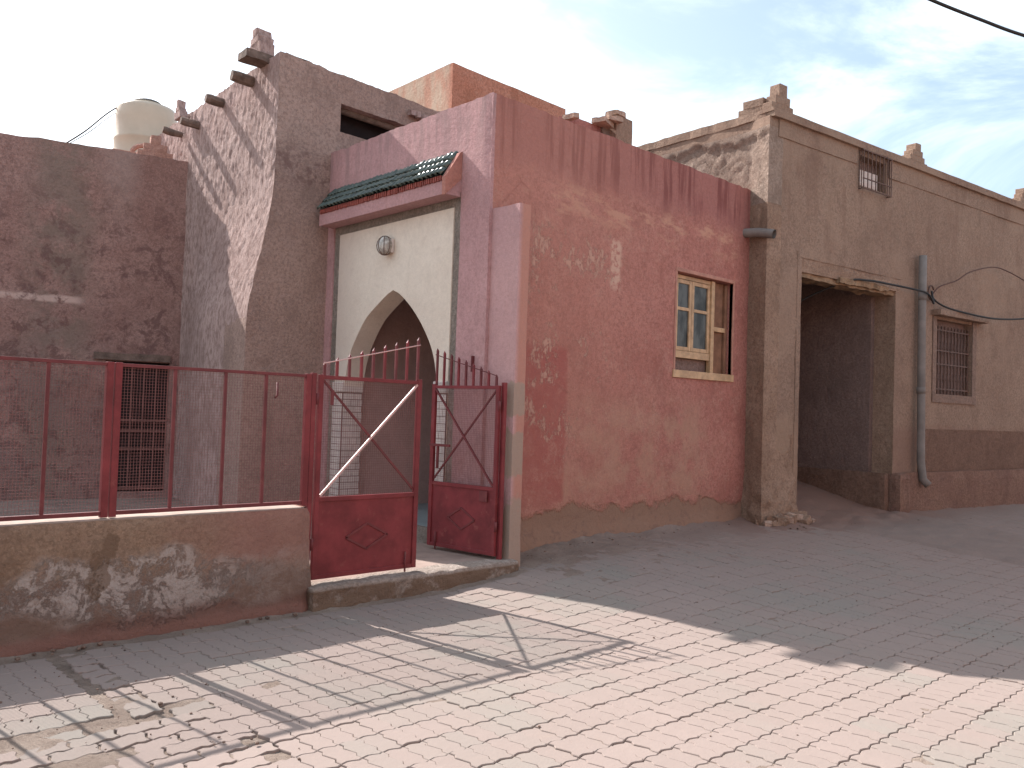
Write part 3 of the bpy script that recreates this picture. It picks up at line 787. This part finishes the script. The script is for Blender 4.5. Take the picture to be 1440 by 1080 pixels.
# roof tiles, three courses of half-round tiles
sl0 = Vector((XC-.02, 0, 3.99)); sl1 = Vector((XF-.01, 0, 4.262)); dv = sl1-sl0
def half_tile():
    b = bmesh.new(); n = 6; rr = .036; Lh = dv.length/3*1.22
    up = Vector((-dv.z, 0, dv.x)).normalized(); dn = dv.normalized()
    for e, (l, k) in enumerate(((0, 1.08), (Lh, .86))):
        for q in range(n+1):
            t = math.pi*q/n
            b.verts.new(dn*l+Vector((0, math.cos(t)*rr*k, 0))+up*(math.sin(t)*rr*k+(.012 if e == 0 else 0)))
            b.verts.new(dn*l+Vector((0, math.cos(t)*rr*k*.72, 0))+up*(math.sin(t)*rr*k*.72+(.012 if e == 0 else 0)-.002))
    b.verts.ensure_lookup_table(); V_ = b.verts; st_ = 2*(n+1)
    for q in range(n):
        b.faces.new((V_[2*q], V_[2*q+2], V_[st_+2*q+2], V_[st_+2*q])); b.faces.new((V_[2*q], V_[2*q+1], V_[2*q+3], V_[2*q+2]))
    bmesh.ops.recalc_face_normals(b, faces=b.faces[:])
    m = bpy.data.meshes.new('roof_tile'); b.to_mesh(m); b.free(); m.materials.append(MGREEN)
    for p in m.polygons: p.use_smooth = True
    return m
HT = half_tile(); ntl = 32
bm = bmesh.new()
vs = [bm.verts.new(v) for v in ((XC-.01, cy0+.04, 3.985), (XF, cy0+.04, 4.25), (XF, cy1, 4.25), (XC-.01, cy1, 3.985))]; bm.faces.new(vs)
fin('tile_bed', bm, flat('dark_green_glaze', (.02, .035, .03), .3, .3), cn_)
off = cn_.location+pk.location
for c in range(3):
    for k in range(ntl):
        yv = cy0+.085+k*(cy1-cy0-.12)/(ntl-1)
        o = bpy.data.objects.new('roof_tile', HT); col.objects.link(o); o.parent = cn_
        b = sl0+dv*(c/3.05)
        o.location = Vector((b.x, yv+random.gauss(0, .002), b.z+random.gauss(0, .002)))-off; o.rotation_euler = (random.gauss(0, .03), random.gauss(0, .03), random.gauss(0, .04))
bm = bmesh.new()
for k in range(ntl*2):
    yv = cy0+.06+k*(cy1-cy0-.08)/(ntl*2)
    bx(bm, XC-.018+random.gauss(0, .003), XC+.02, yv, yv+.022, 3.94+random.gauss(0, .003), 3.992)
tag(fin('tile_edge', bm, MTEETH, cn_), kind='stuff')
# wing wall by the gate
wing = wall('wing_wall', [(5.60, 6.36), (5.60, 5.90), (5.745, 5.90)], 0, lambda s: 3.62+.006*fn(s, 0, 0, 5), MWING, pk, ds=.05, dz=.08,
            disp=lambda s, z, q: .006*fn(s, 0, z, 2.5)-.0*z+.02*ss((.5-z)/.5), thick=.1)
box('wing_core', 5.62, 5.735, 5.93, 6.33, 0, 3.6, MWING, pk)
# side window (each piece a part or sub-part)
wx0, wx1, wz0, wz1 = 8.72, 10.0, 2.15, 3.42; yw = YS+.07
wdo = box('window', wx0, wx1, YS+.19, YS+.21, wz0, wz1, MDARK, pk)  # dark backing, painted shade behind the sashes
def wb(name, x0, x1, z0, z1, y0, y1, mat, par, bev=.004): return box(name, x0, x1, y0, y1, z0, z1, mat, par, bev=bev)
MFRM = flat('pink_brown_frame', (.40, .20, .15), .7, .2, sc=9)
wb('outer_frame', wx0-.035, wx0, wz0-.05, wz1+.02, YS-.012, YS+.05, MFRM, wdo); wb('outer_frame', wx1, wx1+.035, wz0-.05, wz1+.02, YS-.012, YS+.05, MFRM, wdo)
wb('outer_frame', wx0-.035, wx1+.035, wz1+.003, wz1+.05, YS-.016, YS+.05, MFRM, wdo)
wb('sill', wx0-.05, wx1+.04, wz0-.06, wz0+.035, YS-.022, YS+.12, MWOOD, wdo)
xl, xr = wx0+.055, wx0+.83
wb('post', xl-.03, xl+.03, wz0+.03, wz1-.01, yw, yw+.05, MWOOD, wdo); wb('post', xr+.03, xr+.10, wz0+.03, wz1-.01, yw-.02, yw+.05, MWOOD, wdo)
wb('head', xl-.03, xr+.1, wz1-.06, wz1-.012, yw+.003, yw+.047, MWOOD, wdo)
wb('bottom_rail', xl+.03, xr+.03, wz0+.20, wz0+.29, yw-.006, yw+.045, MWOOD, wdo)
for a, b in ((xl+.035, (xl+xr)/2-.003), ((xl+xr)/2+.003, xr+.025)):
    sh = wb('sash', a, a+.05, wz0+.295, wz1-.065, yw+.004, yw+.042, MWOOD, wdo)
    wb('stile', b-.05, b, wz0+.295, wz1-.065, yw+.004, yw+.042, MWOOD, sh)
    for z0_, z1_ in ((wz0+.295, wz0+.345), (wz1-.115, wz1-.065), (wz1-.46, wz1-.42)):
        wb('glazing_bar', a+.05, b-.05, z0_, z1_, yw+.008, yw+.038, MWOOD, sh)
    for z0_, z1_ in ((wz0+.345, wz1-.46), (wz1-.42, wz1-.115)):
        wb('pane', a+.05, b-.05, z0_, z1_, yw+.024, yw+.028, MGLASS, sh, 0)
wb('lower_panel', xl+.03, xr+.03, wz0+.035, wz0+.20, yw+.06, yw+.08, MDARKIN, wdo)
wb('side_board', xr+.1, wx1, wz0+.035, wz1-.01, yw+.035, yw+.05, MWOODD, wdo)
wb('side_stile', wx1-.075, wx1-.015, wz0+.035, wz1-.02, yw+.0, yw+.034, MWOODD, wdo)
wb('side_rail', xr+.1, wx1-.075, wz0+.60, wz0+.66, yw-.01, yw+.034, MWOOD, wdo)
# spout
bm = bmesh.new(); P = [Vector((10.27, 6.36, 4.17)), Vector((10.28, 6.1, 4.15)), Vector((10.30, 5.86, 4.10))]
tube(bm, P, .062, 14, False); tube(bm, P, .052, 14, False); fin('spout', bm, MPVC, pk, True)
bm = bmesh.new(); bmesh.ops.create_circle(bm, cap_ends=True, segments=14, radius=.056, matrix=Matrix.Translation((10.295, 5.95, 4.118)) @ Matrix.Rotation(math.pi/2, 4, 'X')); fin('spout_bore_shade', bm, MDARK, pk)  # dark disc painted as the shade inside the pipe
# roof clutter: parapet stub, slab stones, chimney block
rough_box('parapet', 7.80, 8.46, 7.4, 7.55, 4.4, 5.43, MSIDE, pk, amp=.015)
rough_box('chimney', 8.60, 8.94, 7.25, 7.5, 4.4, 5.60, MBROWN, pk, amp=.008, step=.15)
for x, y, z, a, w in ((8.42, 7.33, 5.45, .3, .14), (8.54, 7.28, 5.51, -.2, .12), (8.68, 7.33, 5.63, .1, .10), (7.80, 7.33, 5.37, 0, .05)):
    M = Matrix.Translation((x, y, z)) @ Matrix.Rotation(a, 4, 'Z') @ Matrix.Rotation(.2*a, 4, 'Y')
    rough_box('stone', -w, w, -.1, .1, -.03, .035, MSTONE, pk, M, .05, .018, 7, w)
rough_box('rubble_stub', 8.46, 8.62, 7.36, 7.5, 4.4, 5.42, MBEAM, pk, amp=.02)
# ledge stones on the adobe/pink junction
for k in range(9):
    x = 6.2+k*.13+random.random()*.05
    M = Matrix.Translation((6.75+k*.09, 9.30, 5.60-.01*k)) @ Matrix.Rotation(k, 4, 'Z')
    rough_box('ledge_stone', -.05, .05, -.04, .04, -.03, .04, MADOBE, ah, M, .05, .015, 8, k)
# metal nail/bracket on the front wall
box('bracket', XF-.03, XF, 6.44, 6.46, 1.98, 2.14, MREDD, pk)

# ------------------------------------------------------------------ upper terracotta house
th = thing('terracotta_house', 'square terracotta house rising behind the pink roof', 'house', (9.3, 11.5, 0))
wall('wall', [(7.56, 12.0), (7.53, 9.43), (9.90, 9.43), (9.90, 12)], 4.2, lambda s: 6.60-(.045*(s-2.57) if s > 2.57 else -.01*(s-2.57))+.012*fn(s, 0, 0, 2.2)+.012*fn(s, 0, 0, 13), MTERRA, th, ds=.12, dz=.15,
     disp=lambda s, z, q: .012*fn(s, 0, z, 1), thick=.25)
box('roof', 7.7, 9.8, 9.6, 12, 6.0, 6.2, MTERRA, th); box('lower_storey', 8.65, 9.85, 9.5, 12, 0, 4.3, MTERRA, th)

# ------------------------------------------------------------------ brown house
bh = thing('brown_house', 'long brown earth house with square passage opening and stepped merlons', 'house', (14, 8, 0))
a2 = math.radians(-6.9); U2 = Vector((math.cos(a2), math.sin(a2))); N2 = Vector((U2.y, -U2.x)); P0 = Vector((10.5, 5.95))
MB = Matrix(((U2.x, -N2.x, 0, P0.x), (U2.y, -N2.y, 0, P0.y), (0, 0, 1, 0), (0, 0, 0, 1)))
# one skin: rough flank above the pink roof, rounding the corner into the facade
FL0 = [(10.60, 9.6), (10.40, 6.3), (10.31, 5.975)]
SO = (Vector(FL0[1])-Vector(FL0[0])).length+(Vector(FL0[2])-Vector(FL0[1])).length
FS = (Vector(FL0[2])-P0).dot(U2)
PO = SO-FS                                     # facade s -> path s
SJ0, SJ1 = .60, 3.10
LF = 12.
def d_fc(s, z, q):
    t = s-PO                                   # facade coordinate
    if t < FS+.02:
        b = .007*fn(s*1.3, 0, z, 2.2, 4)+.008*fn(s, 5, z*.7, 8, 4)+.010*fn(s, 7, z, 17, 3)
        if z > 5.52+.12*fn(s, 0, 0, 1.5): b = .03
    else:
        k = ss((-.08-t)/.1)
        b = .008*fn(t, 0, z, .8)+.005*fn(t, 3, z, 3.5)+k*(.02*fn(t, 5, z*.7, 8, 4)+.012*fn(t, 7, z, 19, 2))
    if t < .58:
        w_ = ss((t+1.)/.8)
        b += (.11*ss((.95-z)/.8)+.05*fn(s, 1, z, 6, 4)*ss((1.-z)/.6))*w_*(.35 if t > .52 else 1)
    return b
MFLANK = plaster('flank_adobe', (.40, .29, .23), (.49, .37, .30), (.27, .185, .14), 1.6, .025, coarse=.02)
fcw = wall('facade', FL0+[P0+U2*LF], 0, 5.74, MBROWN, bh, holes=[(SJ0+PO, SJ1+PO, 0, 3.70, .38), (1.99+PO, 2.75+PO, 5.2, 5.66, .2), (4.37+PO, 5.62+PO, 2.12, 3.38, .16)],
           ds=.045, dz=.045, disp=d_fc, thick=.3)
fcw.data.materials.append(MBROUGH); fcw.data.materials.append(MFLANK)
Mi = MB.inverted()
for p in fcw.data.polygons:
    c = Mi @ (Vector(p.center)+fcw.location+bh.location)
    n = .05*fn(c.x, 0, c.z, 2.5)
    near = (SJ1-.02 < c.x < SJ1+.02 and c.z < 3.8) or (SJ0-.05 < c.x < SJ1+.12+n and 3.69 < c.z < 3.90+n*.5-.03*(c.x-SJ0))
    rev = SJ0-.05 < c.x < SJ1+.05 and c.z < 3.8 and c.y > .02
    low = c.x < SJ0 and c.z < 1.2+.3*fn(c.x, 0, c.z, 3)
    if p.center.y+bh.location.y > 6.24 and c.x < .1: p.material_index = (2 if c.z < 5.6+n else 0) if c.z > 4.55 else 1
    elif near or rev or low or c.x < -.12+n: p.material_index = 1
# raised rough surround of the passage
rough_box('opening_surround', SJ0-.10, SJ0-.004, -.006, .004, .2, 3.97, MBROWN, bh, MB, .07, .006, 6)
rough_box('opening_surround', SJ0-.10, SJ1+.15, -.008, .004, 3.90, 3.985, MBROWN, bh, MB, .07, .008, 5)
rough_box('lintel', SJ0-.02, SJ1+.02, .03, .30, 3.63, 3.72, MTORN, bh, MB, .05, .03, 5, 2.)
rough_box('lintel_splinter', SJ0+.9, SJ1-.25, -.03, .12, 3.66, 3.74, MTORN, bh, MB, .05, .03, 6, 5.)
# passage inside
bm = bmesh.new()
bx(bm, 13.50, 13.7, 5.93, 10, 0, 3.9); bx(bm, 10.95, 11.15, 6.3, 10, 0, 3.9); bx(bm, 11.15, 13.5, 9.8, 10, 0, 3.9); bx(bm, 10.95, 13.7, 6.02, 10, 3.9, 4.0)
fin('passage_walls', bm, MDARKIN, bh)
rough_box('passage_plinth', 13.36, 13.51, 5.6, 9.8, 0, .83, MDADO, bh, None, .1, .012, 3, rnd=.04)
# plinth and dado right of the passage
rough_box('plinth', SJ1+.0, LF, -.105, .0, 0, .835, MPLINTH, bh, MB, .12, .014, 2.4, rnd=.035)
rough_box('plinth', SJ1-.03, SJ1+.30, -.15, .42, 0, .82, MPLINTH, bh, MB, .08, .014, 2.4, 3, rnd=.05)
rough_box('dado', SJ1+.75, LF, -.012, .0, .83, 1.53, MDADO, bh, MB, .12, .004, 3)
# cornice
rough_box('cornice', -.17, LF, -.07, .3, 5.74, 5.81, MBROWN, bh, MB, .1, .006, 4)
rough_box('cornice_top', -.18, LF, -.05, .35, 5.81, 5.86, MBROWN, bh, MB, .12, .005, 4, 2)
rough_box('frieze', .0, 1.93, -.016, .0, 5.50, 5.74, MBROWN, bh, MB, .08, .006, 5, 3)
rough_box('frieze', 2.81, LF, -.016, .0, 5.46, 5.74, MBROWN, bh, MB, .08, .006, 5, 3)
rough_box('flank_coping', -.05, .3, 0, 3.5, 5.74, 5.86, MBROWN, bh, Matrix.Translation((10.39, 6.05, 0)) @ Matrix.Rotation(math.radians(-3.5), 4, 'Z'), .1, .012, 5)
def bm_merlon(c, steps, th, rot, amp=.006):
    M = Matrix.Translation((c[0], c[1], c[2])) @ Matrix.Rotation(rot, 4, 'Z')
    return merlon('merlon', M, MBROWN, steps, th, bh, amp)
def onP(s, y, z): v = MB @ Vector((s, y, z)); return (v.x, v.y, v.z)
stp = [(.26, -.05, .09), (.18, .09, .2), (.10, .2, .38)]
bm_merlon(onP(.08, .07, 5.86), [(.24, -.05, .10), (.16, .10, .21), (.085, .21, .38)], .16, a2)
bm_merlon((10.50, 6.30, 5.865), [(.24, -.05, .10), (.16, .10, .21)], .16, math.pi/2)
for s in (3.74, 7.75): bm_merlon(onP(s, .1, 5.85), [(.30, -.05, .07), (.22, .07, .16), (.15, .16, .25), (.08, .25, .36)], .16, a2)
bm_merlon(onP(3.5, .32, 5.85), [(.1, -.05, .2)], .1, a2)
box('roof', 0, LF, .35, 4.5, 5.2, 5.35, MBROWN, bh, MB); box('back_wall', 0, LF, 4.3, 4.5, 0, 5.2, MBROWN, bh, MB); box('side_wall', LF-.3, LF-.05, .3, 4.4, 0, 5.2, MBROWN, bh, MB)
# vent window with iron cage
vw = box('vent_window', 1.99, 2.75, .17, .19, 5.2, 5.66, MDARKIN, bh, MB)
box('vent_daylight_panel', 2.02, 2.60, .06, .07, 5.21, 5.47, flat('painted_vent_daylight', (.62, .52, .47), .8, .1), vw, MB)  # pale panel painted to stand in for sky light through the vent
for k in range(8):
    x = 1.98+k*.11; box('cage_bar', x, x+.012, -.09, -.078, 5.13, 5.72, MGRILL, vw, MB)
for z in (5.13, 5.28, 5.71): box('cage_rail', 1.97, 2.77, -.092, -.076, z, z+.014, MGRILL, vw, MB)
for x in (1.975, 2.76):
    for z in (5.13, 5.71): box('cage_side', x, x+.012, -.09, .0, z, z+.012, MGRILL, vw, MB)
    for yb in (-.055, -.02): box('cage_side', x, x+.01, yb, yb+.01, 5.13, 5.72, MGRILL, vw, MB)
# grilled window
gw = box('window', 4.37, 5.62, .13, .15, 2.12, 3.38, MDARKIN, bh, MB)
MWFR = plaster('window_surround_render', (.22, .15, .12), (.28, .19, .15), None, 2, .008)
rough_box('window_surround', 4.25, 4.37, -.02, .01, 2.0, 3.42, MWFR, gw, MB, .1, .005); rough_box('window_surround', 5.62, 5.76, -.02, .01, 2.0, 3.42, MWFR, gw, MB, .1, .005)
rough_box('window_surround', 4.25, 5.76, -.024, .008, 1.98, 2.12, MWFR, gw, MB, .1, .005); rough_box('hood', 4.2, 5.95, -.17, .0, 3.42, 3.52, MBROWN, gw, MB, .08, .008, 5, rnd=.02)
for k in range(11):
    x = 4.42+k*.115; box('bar', x, x+.022, .04, .06, 2.13, 3.28, MGRILL, gw, MB)
for z in (2.2, 2.62, 2.85, 3.2): box('crossbar', 4.38, 5.61, .035, .065, z, z+.022, MGRILL, gw, MB)
bm = bmesh.new()
for k in range(10):
    for zc in (2.95, 2.42):
        tube(bm, [MB @ Vector((4.49+k*.115+.045*math.cos(t), .05, zc+.06*math.sin(t))) for t in np.linspace(0, 6.283, 9)], .007, 4, False)
tag(fin('scroll', bm, MGRILL, gw), kind='stuff')
# drain pipe
dp = [onP(3.72, -.10, 4.34), onP(3.72, -.10, 3.2), onP(3.725, -.11, 1.9), onP(3.73, -.12, 1.0), onP(3.745, -.15, .72), onP(3.79, -.22, .63)]
tubeo('drain_pipe', dp, .062, MPVC, bh, 14)
for z in (3.62, 2.1): tubeo('pipe_collar', [onP(3.72, -.105, z), onP(3.72, -.105, z+.1)], .069, MPVC, bh, 14)
# broken plaster at the foot of the corner
random.seed(5)
for k in range(34):
    s = random.uniform(-.25, .62); yo = -random.uniform(.02, .26); w = random.uniform(.04, .12)
    c = MB @ Vector((s, yo, 0)); z = gz(c.x, c.y)+random.uniform(0, .08)
    M = Matrix.Translation((c.x, c.y, z)) @ Matrix.Rotation(random.random()*3, 4, 'Z') @ Matrix.Rotation(random.gauss(0, .3), 4, 'X')
    rough_box('plaster_chunk', -w, w, -w*.6, w*.6, -.04, w*.5, MSTONE if k % 4 == 0 else MBROUGH, bh, M, .035, .022, 11, k*1.7)

# ------------------------------------------------------------------ garden wall
YF = 5.95
gwl = wall('garden_wall', [(-4, 5.88), (3.36, 5.88), (3.46, 5.93), (3.47, 6.16)], -.1, lambda s: .79+.004*fn(s, 0, 0, 3), MGARDEN, None, ds=.06, dz=.045,
           disp=lambda s, z, q: (.012*fn(s, 0, z, 1.6)+.006*fn(s, 2, z, 7))+(.015*ss((.45-z)/.3)*(1+fn(s, 0, z, 4)))+.03*ss((.12-z)/.1)-.02*ss((z-.775)/.03), thick=.2)
tag(gwl, 'low pink and brown rendered wall with white salt bloom, below the mesh fence', 'wall')
rough_box('coping', -4, 3.40, 5.905, 6.20, .70, .80, flat('pale_worn_coping', (.36, .28, .235), .95, .15), gwl, None, .08, .004, 6, rnd=.015)
box('core', -4, 3.38, 5.93, 6.08, -.1, .72, MGARDEN, gwl)

# ------------------------------------------------------------------ fence and gate
def mesh_wire(name, parent, M, x0, x1, z0, z1, pitch=.0205, r=.0008):
    bm = bmesh.new(); x = x0+pitch/2
    while x < x1: bx(bm, x-r, x+r, -r, r, z0, z1, M); x += pitch
    z = z0+pitch/2
    while z < z1: bx(bm, x0, x1, r, 3*r, z-r, z+r, M); z += pitch
    return tag(fin(name, bm, MMESH, parent), kind='stuff')
I4 = Matrix.Translation((0, YF, 0))
def fence_panel(x0, x1, label, bars):
    t = thing('fence_panel', label, 'fence', ((x0+x1)/2, YF, .8), 'red mesh fence panels')
    box('post', x0, x0+.045, -.02, .02, .805, 1.84, MRED, t, I4, .003); box('post', x1-.045, x1, -.02, .02, .805, 1.84, MRED, t, I4, .003)
    box('top_rail', x0+.045, x1-.045, -.015, .015, 1.812, 1.835, MREDD, t, I4, .002); box('bottom_rail', x0+.045, x1-.045, -.015, .015, .818, .845, MREDD, t, I4, .002)
    for b in bars: box('bar', b-.011, b+.011, -.012, .01, .845, 1.812, MREDD, t, I4, .002)
    mesh_wire('wire_mesh', t, Matrix.Translation((0, YF+.008, 0)), x0+.04, x1-.04, .85, 1.82)
    return t
fence_panel(-1.9, -.02, 'red mesh fence panel farthest left along the low wall', [-1.4, -.95, -.5])
fence_panel(.0, 1.945, 'red mesh fence panel at the left edge, left of the double post', [.45, .9, 1.2, 1.55])
fence_panel(1.955, 3.43, 'red mesh fence panel between the double post and the gate', [2.36, 2.73, 3.05])
box('post', 1.925, 1.975, YF-.03, YF-.022, .81, 1.845, MRED, None) if False else None
gp = tag(box('gate_post', 3.435, 3.475, YF-.02, YF+.02, .15, 1.85, MRED, None, None, .003), 'red square post holding the closed gate leaf beside the low wall', 'gate post')
gp2 = tag(box('gate_post', 5.50, 5.54, YF-.02, YF+.02, .18, 1.87, MRED, None, None, .003), 'red square post fixed against the rose wing wall', 'gate post')
def leaf(label, M, w, flip, bright):
    # local: x from hinge 0..w, z height, y thickness
    t = thing('gate_leaf', label, 'gate', tuple(M @ Vector((0, 0, .2))), 'red gate leaves')
    z0, zm, z1 = .215, .865, 1.84
    box('stile', 0, .04, -.018, .018, z0, z1, MRED, t, M, .003); box('stile', w-.045, w, -.018, .018, z0, z1+.01, MRED, t, M, .003)
    box('rail', .04, w-.045, -.016, .016, z1-.035, z1-.004, MRED, t, M, .002); box('rail', .04, w-.045, -.016, .016, zm-.035, zm, MRED, t, M, .002); box('rail', .04, w-.045, -.016, .016, z0, z0+.035, MRED, t, M, .002)
    pn = box('sheet_panel', .04, w-.045, -.004, .004, z0+.035, zm-.035, MRED, t, M)
    def strip(a, b, r, mat, par, name, y=-.008, d=.004):
        a, b = Vector(a), Vector(b); dd = (b-a); L = dd.length; ang = math.atan2(dd.y, dd.x)
        MM = M @ Matrix.Translation((a.x, 0, a.y)) @ Matrix.Rotation(-ang, 4, 'Y')
        return box(name, 0, L, y-d, y+d, -r, r, mat, par, MM)
    cx, cz, hx, hz = w*.5, .525, .20*w, .105
    D = [(cx-hx, cz), (cx, cz+hz), (cx+hx, cz), (cx, cz-hz)]
    for i in range(4): strip(D[i], D[(i+1) % 4], .009, MREDD, pn, 'diamond_edge')
    for i in range(4):
        pass
    A, B = (.045, zm+.01), (w-.05, z1-.04)
    C, Dd = (.045, z1-.04), (w-.05, zm+.03)
    strip(A, B, .009, bright, t, 'brace', -.012, .008); strip(C, Dd, .009, MREDD, t, 'brace', .006, .006)
    n = 9
    for i in range(n):
        x = .05+i*(w-.095)/(n-1); h = .11+.27*(i/(n-1))**.9
        bm = bmesh.new(); bx(bm, x-.0105, x+.0105, -.009, .009, z1-.004, z1+h-.03)
        tp = [bm.verts.new((x-.0105, sgy, z1+h-.03)) for sgy in (-.009, .009)]+[bm.verts.new((x+.0105, sgy, z1+h-.03)) for sgy in (-.009, .009)]+[bm.verts.new((x+.006, 0, z1+h))]
        for q in ((0, 1), (1, 3), (3, 2), (2, 0)): bm.faces.new((tp[q[0]], tp[q[1]], tp[4]))
        for v in bm.verts: v.co = M @ v.co
        fin('spike', bm, MRED if i % 2 else MREDD, t)
    bm = bmesh.new(); tube(bm, [M @ Vector((.03, -.012, z1+.09)), M @ Vector((w-.03, -.012, z1+.31))], .005, 5); fin('spike_tie', bm, MWHITEBAR if bright is MWHITEBAR else MREDD, t)
    mesh_wire('wire_mesh', t, M @ Matrix.Translation((0, .01, 0)), .04, w-.045, zm, z1-.03)
    tubeo('drop_bolt', [M @ Vector((w-.12, -.02, .36)), M @ Vector((w-.12, -.02, .188))], .008, MREDD, t)
    for z in (.45, 1.6): tubeo('hinge', [M @ Vector((-.012, -.015, z)), M @ Vector((-.012, -.015, z+.09))], .012, MREDD, t)
    return t
lf = leaf('red gate leaf standing closed beside the low wall, with one pale pink diagonal brace', Matrix.Translation((3.50, YF, 0)), 1.02, False, MWHITEBAR)
box('handle', .10, .125, -.04, -.02, 1.60, 1.72, MREDD, lf, Matrix.Translation((3.50, YF, 0)), .004)
M2 = Matrix.Translation((5.475, YF+.01, 0)) @ Matrix.Rotation(math.radians(97), 4, 'Z') @ Matrix.Diagonal((1, -1, 1, 1))
rl = leaf('red gate leaf swung open into the courtyard against the arch side', M2, .90, True, MREDD)
lk = box('latch', .60, .88, -.05, -.03, 1.22, 1.245, MREDD, rl, M2, .003); box('latch_bolt', .76, .785, -.045, -.025, 1.0, 1.22, MREDD, rl, M2, .003)
box('lock_plate', .1, .2, -.03, -.02, .72, .82, MREDD, rl, M2, .003)
tubeo('hook', [(3.13, YF-.03, 1.76), (3.13, YF-.035, 1.66), (3.11, YF-.035, 1.64)], .008, MREDD, bpy.data.objects['fence_panel.002'])

# ------------------------------------------------------------------ house across the street (added unseen behind the viewpoint, its sunlit wall bounces warm light)
oh = thing('added_opposite_house', 'long sunlit earth house across the street, unseen behind the viewpoint, added for its warm bounced light', 'house', (6, -8.5, 0))
MOPP = plaster('added_house_render', (.44, .27, .20), (.52, .335, .25), (.40, .24, .18), .8, .01)
wall('wall', [(24, -6.6), (-12, -6.2)], -.1, lambda s: 5.2+.02*fn(s, 0, 0, 2), MOPP, oh, holes=[(14, 15.1, -.1, 2.1, .3), (9, 10, 1.2, 2.4, .25), (19, 20, 1.2, 2.4, .25), (27, 28, 1.2, 2.4, .25)], ds=.4, dz=.4, thick=.4,
     disp=lambda s, z, q: .02*fn(s, 0, z, .8))
box('roof', -12, 24, -11, -7, 4.7, 4.9, MOPP, oh); box('back_wall', -12, 24, -11, -10.8, -.1, 4.7, MOPP, oh)
box('door', 8.9, 10.0, -6.72, -6.68, -.05, 2.1, MREDD, oh); box('window', -4.2, 15.1, -6.78, -6.75, 1.15, 2.45, MDARKIN, oh)
for x in (-8, -2, 4, 10, 16, 22): merlon('merlon', Matrix.Translation((x, -6.5, 5.2)), MOPP, [(.3, -.05, .1), (.2, .1, .22), (.1, .22, .36)], .2, oh)

# ------------------------------------------------------------------ water tank and cables
tk = thing('water_tank', 'cream plastic water tank on the roof behind the shaded wall', 'water tank', (5.2, 14.85, 4.94))
bm = bmesh.new()
prf = [(.0, 4.94), (.50, 4.94), (.515, 5.0), (.50, 5.3), (.50, 5.6), (.512, 5.62), (.50, 5.64), (.495, 5.95), (.507, 5.97), (.495, 5.99), (.488, 6.3), (.485, 6.50), (.45, 6.56), (.25, 6.60), (.235, 6.61), (.235, 6.65), (0, 6.66)]
n = 40; R = []
for r_, z_ in prf: R.append([bm.verts.new((5.2+r_*math.cos(k*6.2832/n), 14.85+r_*math.sin(k*6.2832/n), z_)) for k in range(n)])
for A, B in zip(R, R[1:]):
    for k in range(n): bm.faces.new((A[k], A[(k+1) % n], B[(k+1) % n], B[k]))
bmesh.ops.remove_doubles(bm, verts=bm.verts[:], dist=.0005); bmesh.ops.recalc_face_normals(bm, faces=bm.faces[:])
fin('body', bm, MTANK, tk, True)
bm = bmesh.new(); bmesh.ops.create_cone(bm, cap_ends=True, segments=28, radius1=.24, radius2=.2, depth=.03, matrix=Matrix.Translation((5.2, 14.85, 6.675))); fin('lid', bm, MLID, tk)
def px3(px, py, k):
    d = CW+CR*((px-720)/1190)-CU*((py-540)/1190); return Vector((0, 0, 1.6))+d*k
tag(tubeo('cable', spline([px3(90, 203, 12.6), px3(120, 184, 13), px3(150, 160, 13.8), px3(173, 146, 14.6)]), .012, MBLACK), 'black hose rising from the shaded roof edge to the water tank', 'hose')
tag(tubeo('cable', spline([px3(95, 203, 12.6), px3(125, 186, 13), px3(150, 167, 13.8), px3(174, 152, 14.7)]), .006, MBLACK), 'thin lower wire sagging under the hose to the water tank', 'wire')
tag(tubeo('cable', spline([px3(300, -620, 7), px3(900, -215, 8.2), px3(1240, -34, 9), px3(1310, 0, 9.2), px3(1380, 28, 9.4), px3(1440, 50, 9.6), px3(1560, 85, 10), px3(2100, 220, 13)]), .018, MBLACK), 'black overhead cable crossing the sky at the top right corner', 'cable')
c1 = [onP(1.0, .9, 3.05), onP(1.35, .5, 3.42), onP(1.75, .02, 3.70), onP(2.2, -.06, 3.76), onP(2.7, -.1, 3.76), onP(3.3, -.16, 3.745), onP(3.7, -.2, 3.71), onP(3.95, -.17, 3.58), onP(4.05, -.1, 3.70), onP(4.1, -.06, 3.80), onP(4.15, -.07, 3.68), onP(4.4, -.12, 3.58), onP(4.9, -.2, 3.52), onP(5.8, -.3, 3.49), onP(6.8, -.4, 3.58), onP(7.9, -.5, 3.80), onP(9.5, -.4, 4.2), onP(11.8, -.05, 4.6)]
tag(tubeo('cable', spline(c1, 6), .016, MBLACK), 'black cable drooping from the passage lintel past the grey drain pipe', 'cable')
c2 = [onP(4.1, -.05, 3.72), onP(4.3, -.08, 3.90), onP(4.8, -.12, 4.06), onP(5.2, -.15, 4.25), onP(5.9, -.2, 4.42), onP(6.4, -.25, 4.40), onP(7.2, -.3, 4.26), onP(8.2, -.3, 4.12), onP(9.5, -.3, 4.1), onP(11.8, -.05, 4.3)]
tag(tubeo('cable', spline(c2, 6), .011, MBROWNC), 'thin brown wire arching over the grilled window on the brown house', 'wire')
hk = [Vector(onP(4.08+.09*math.cos(t), -.06, 3.78+.12*math.sin(t))) for t in np.linspace(.5, 5.6, 12)]
tubeo('cable_hook', hk, .014, MGRILL, bh)
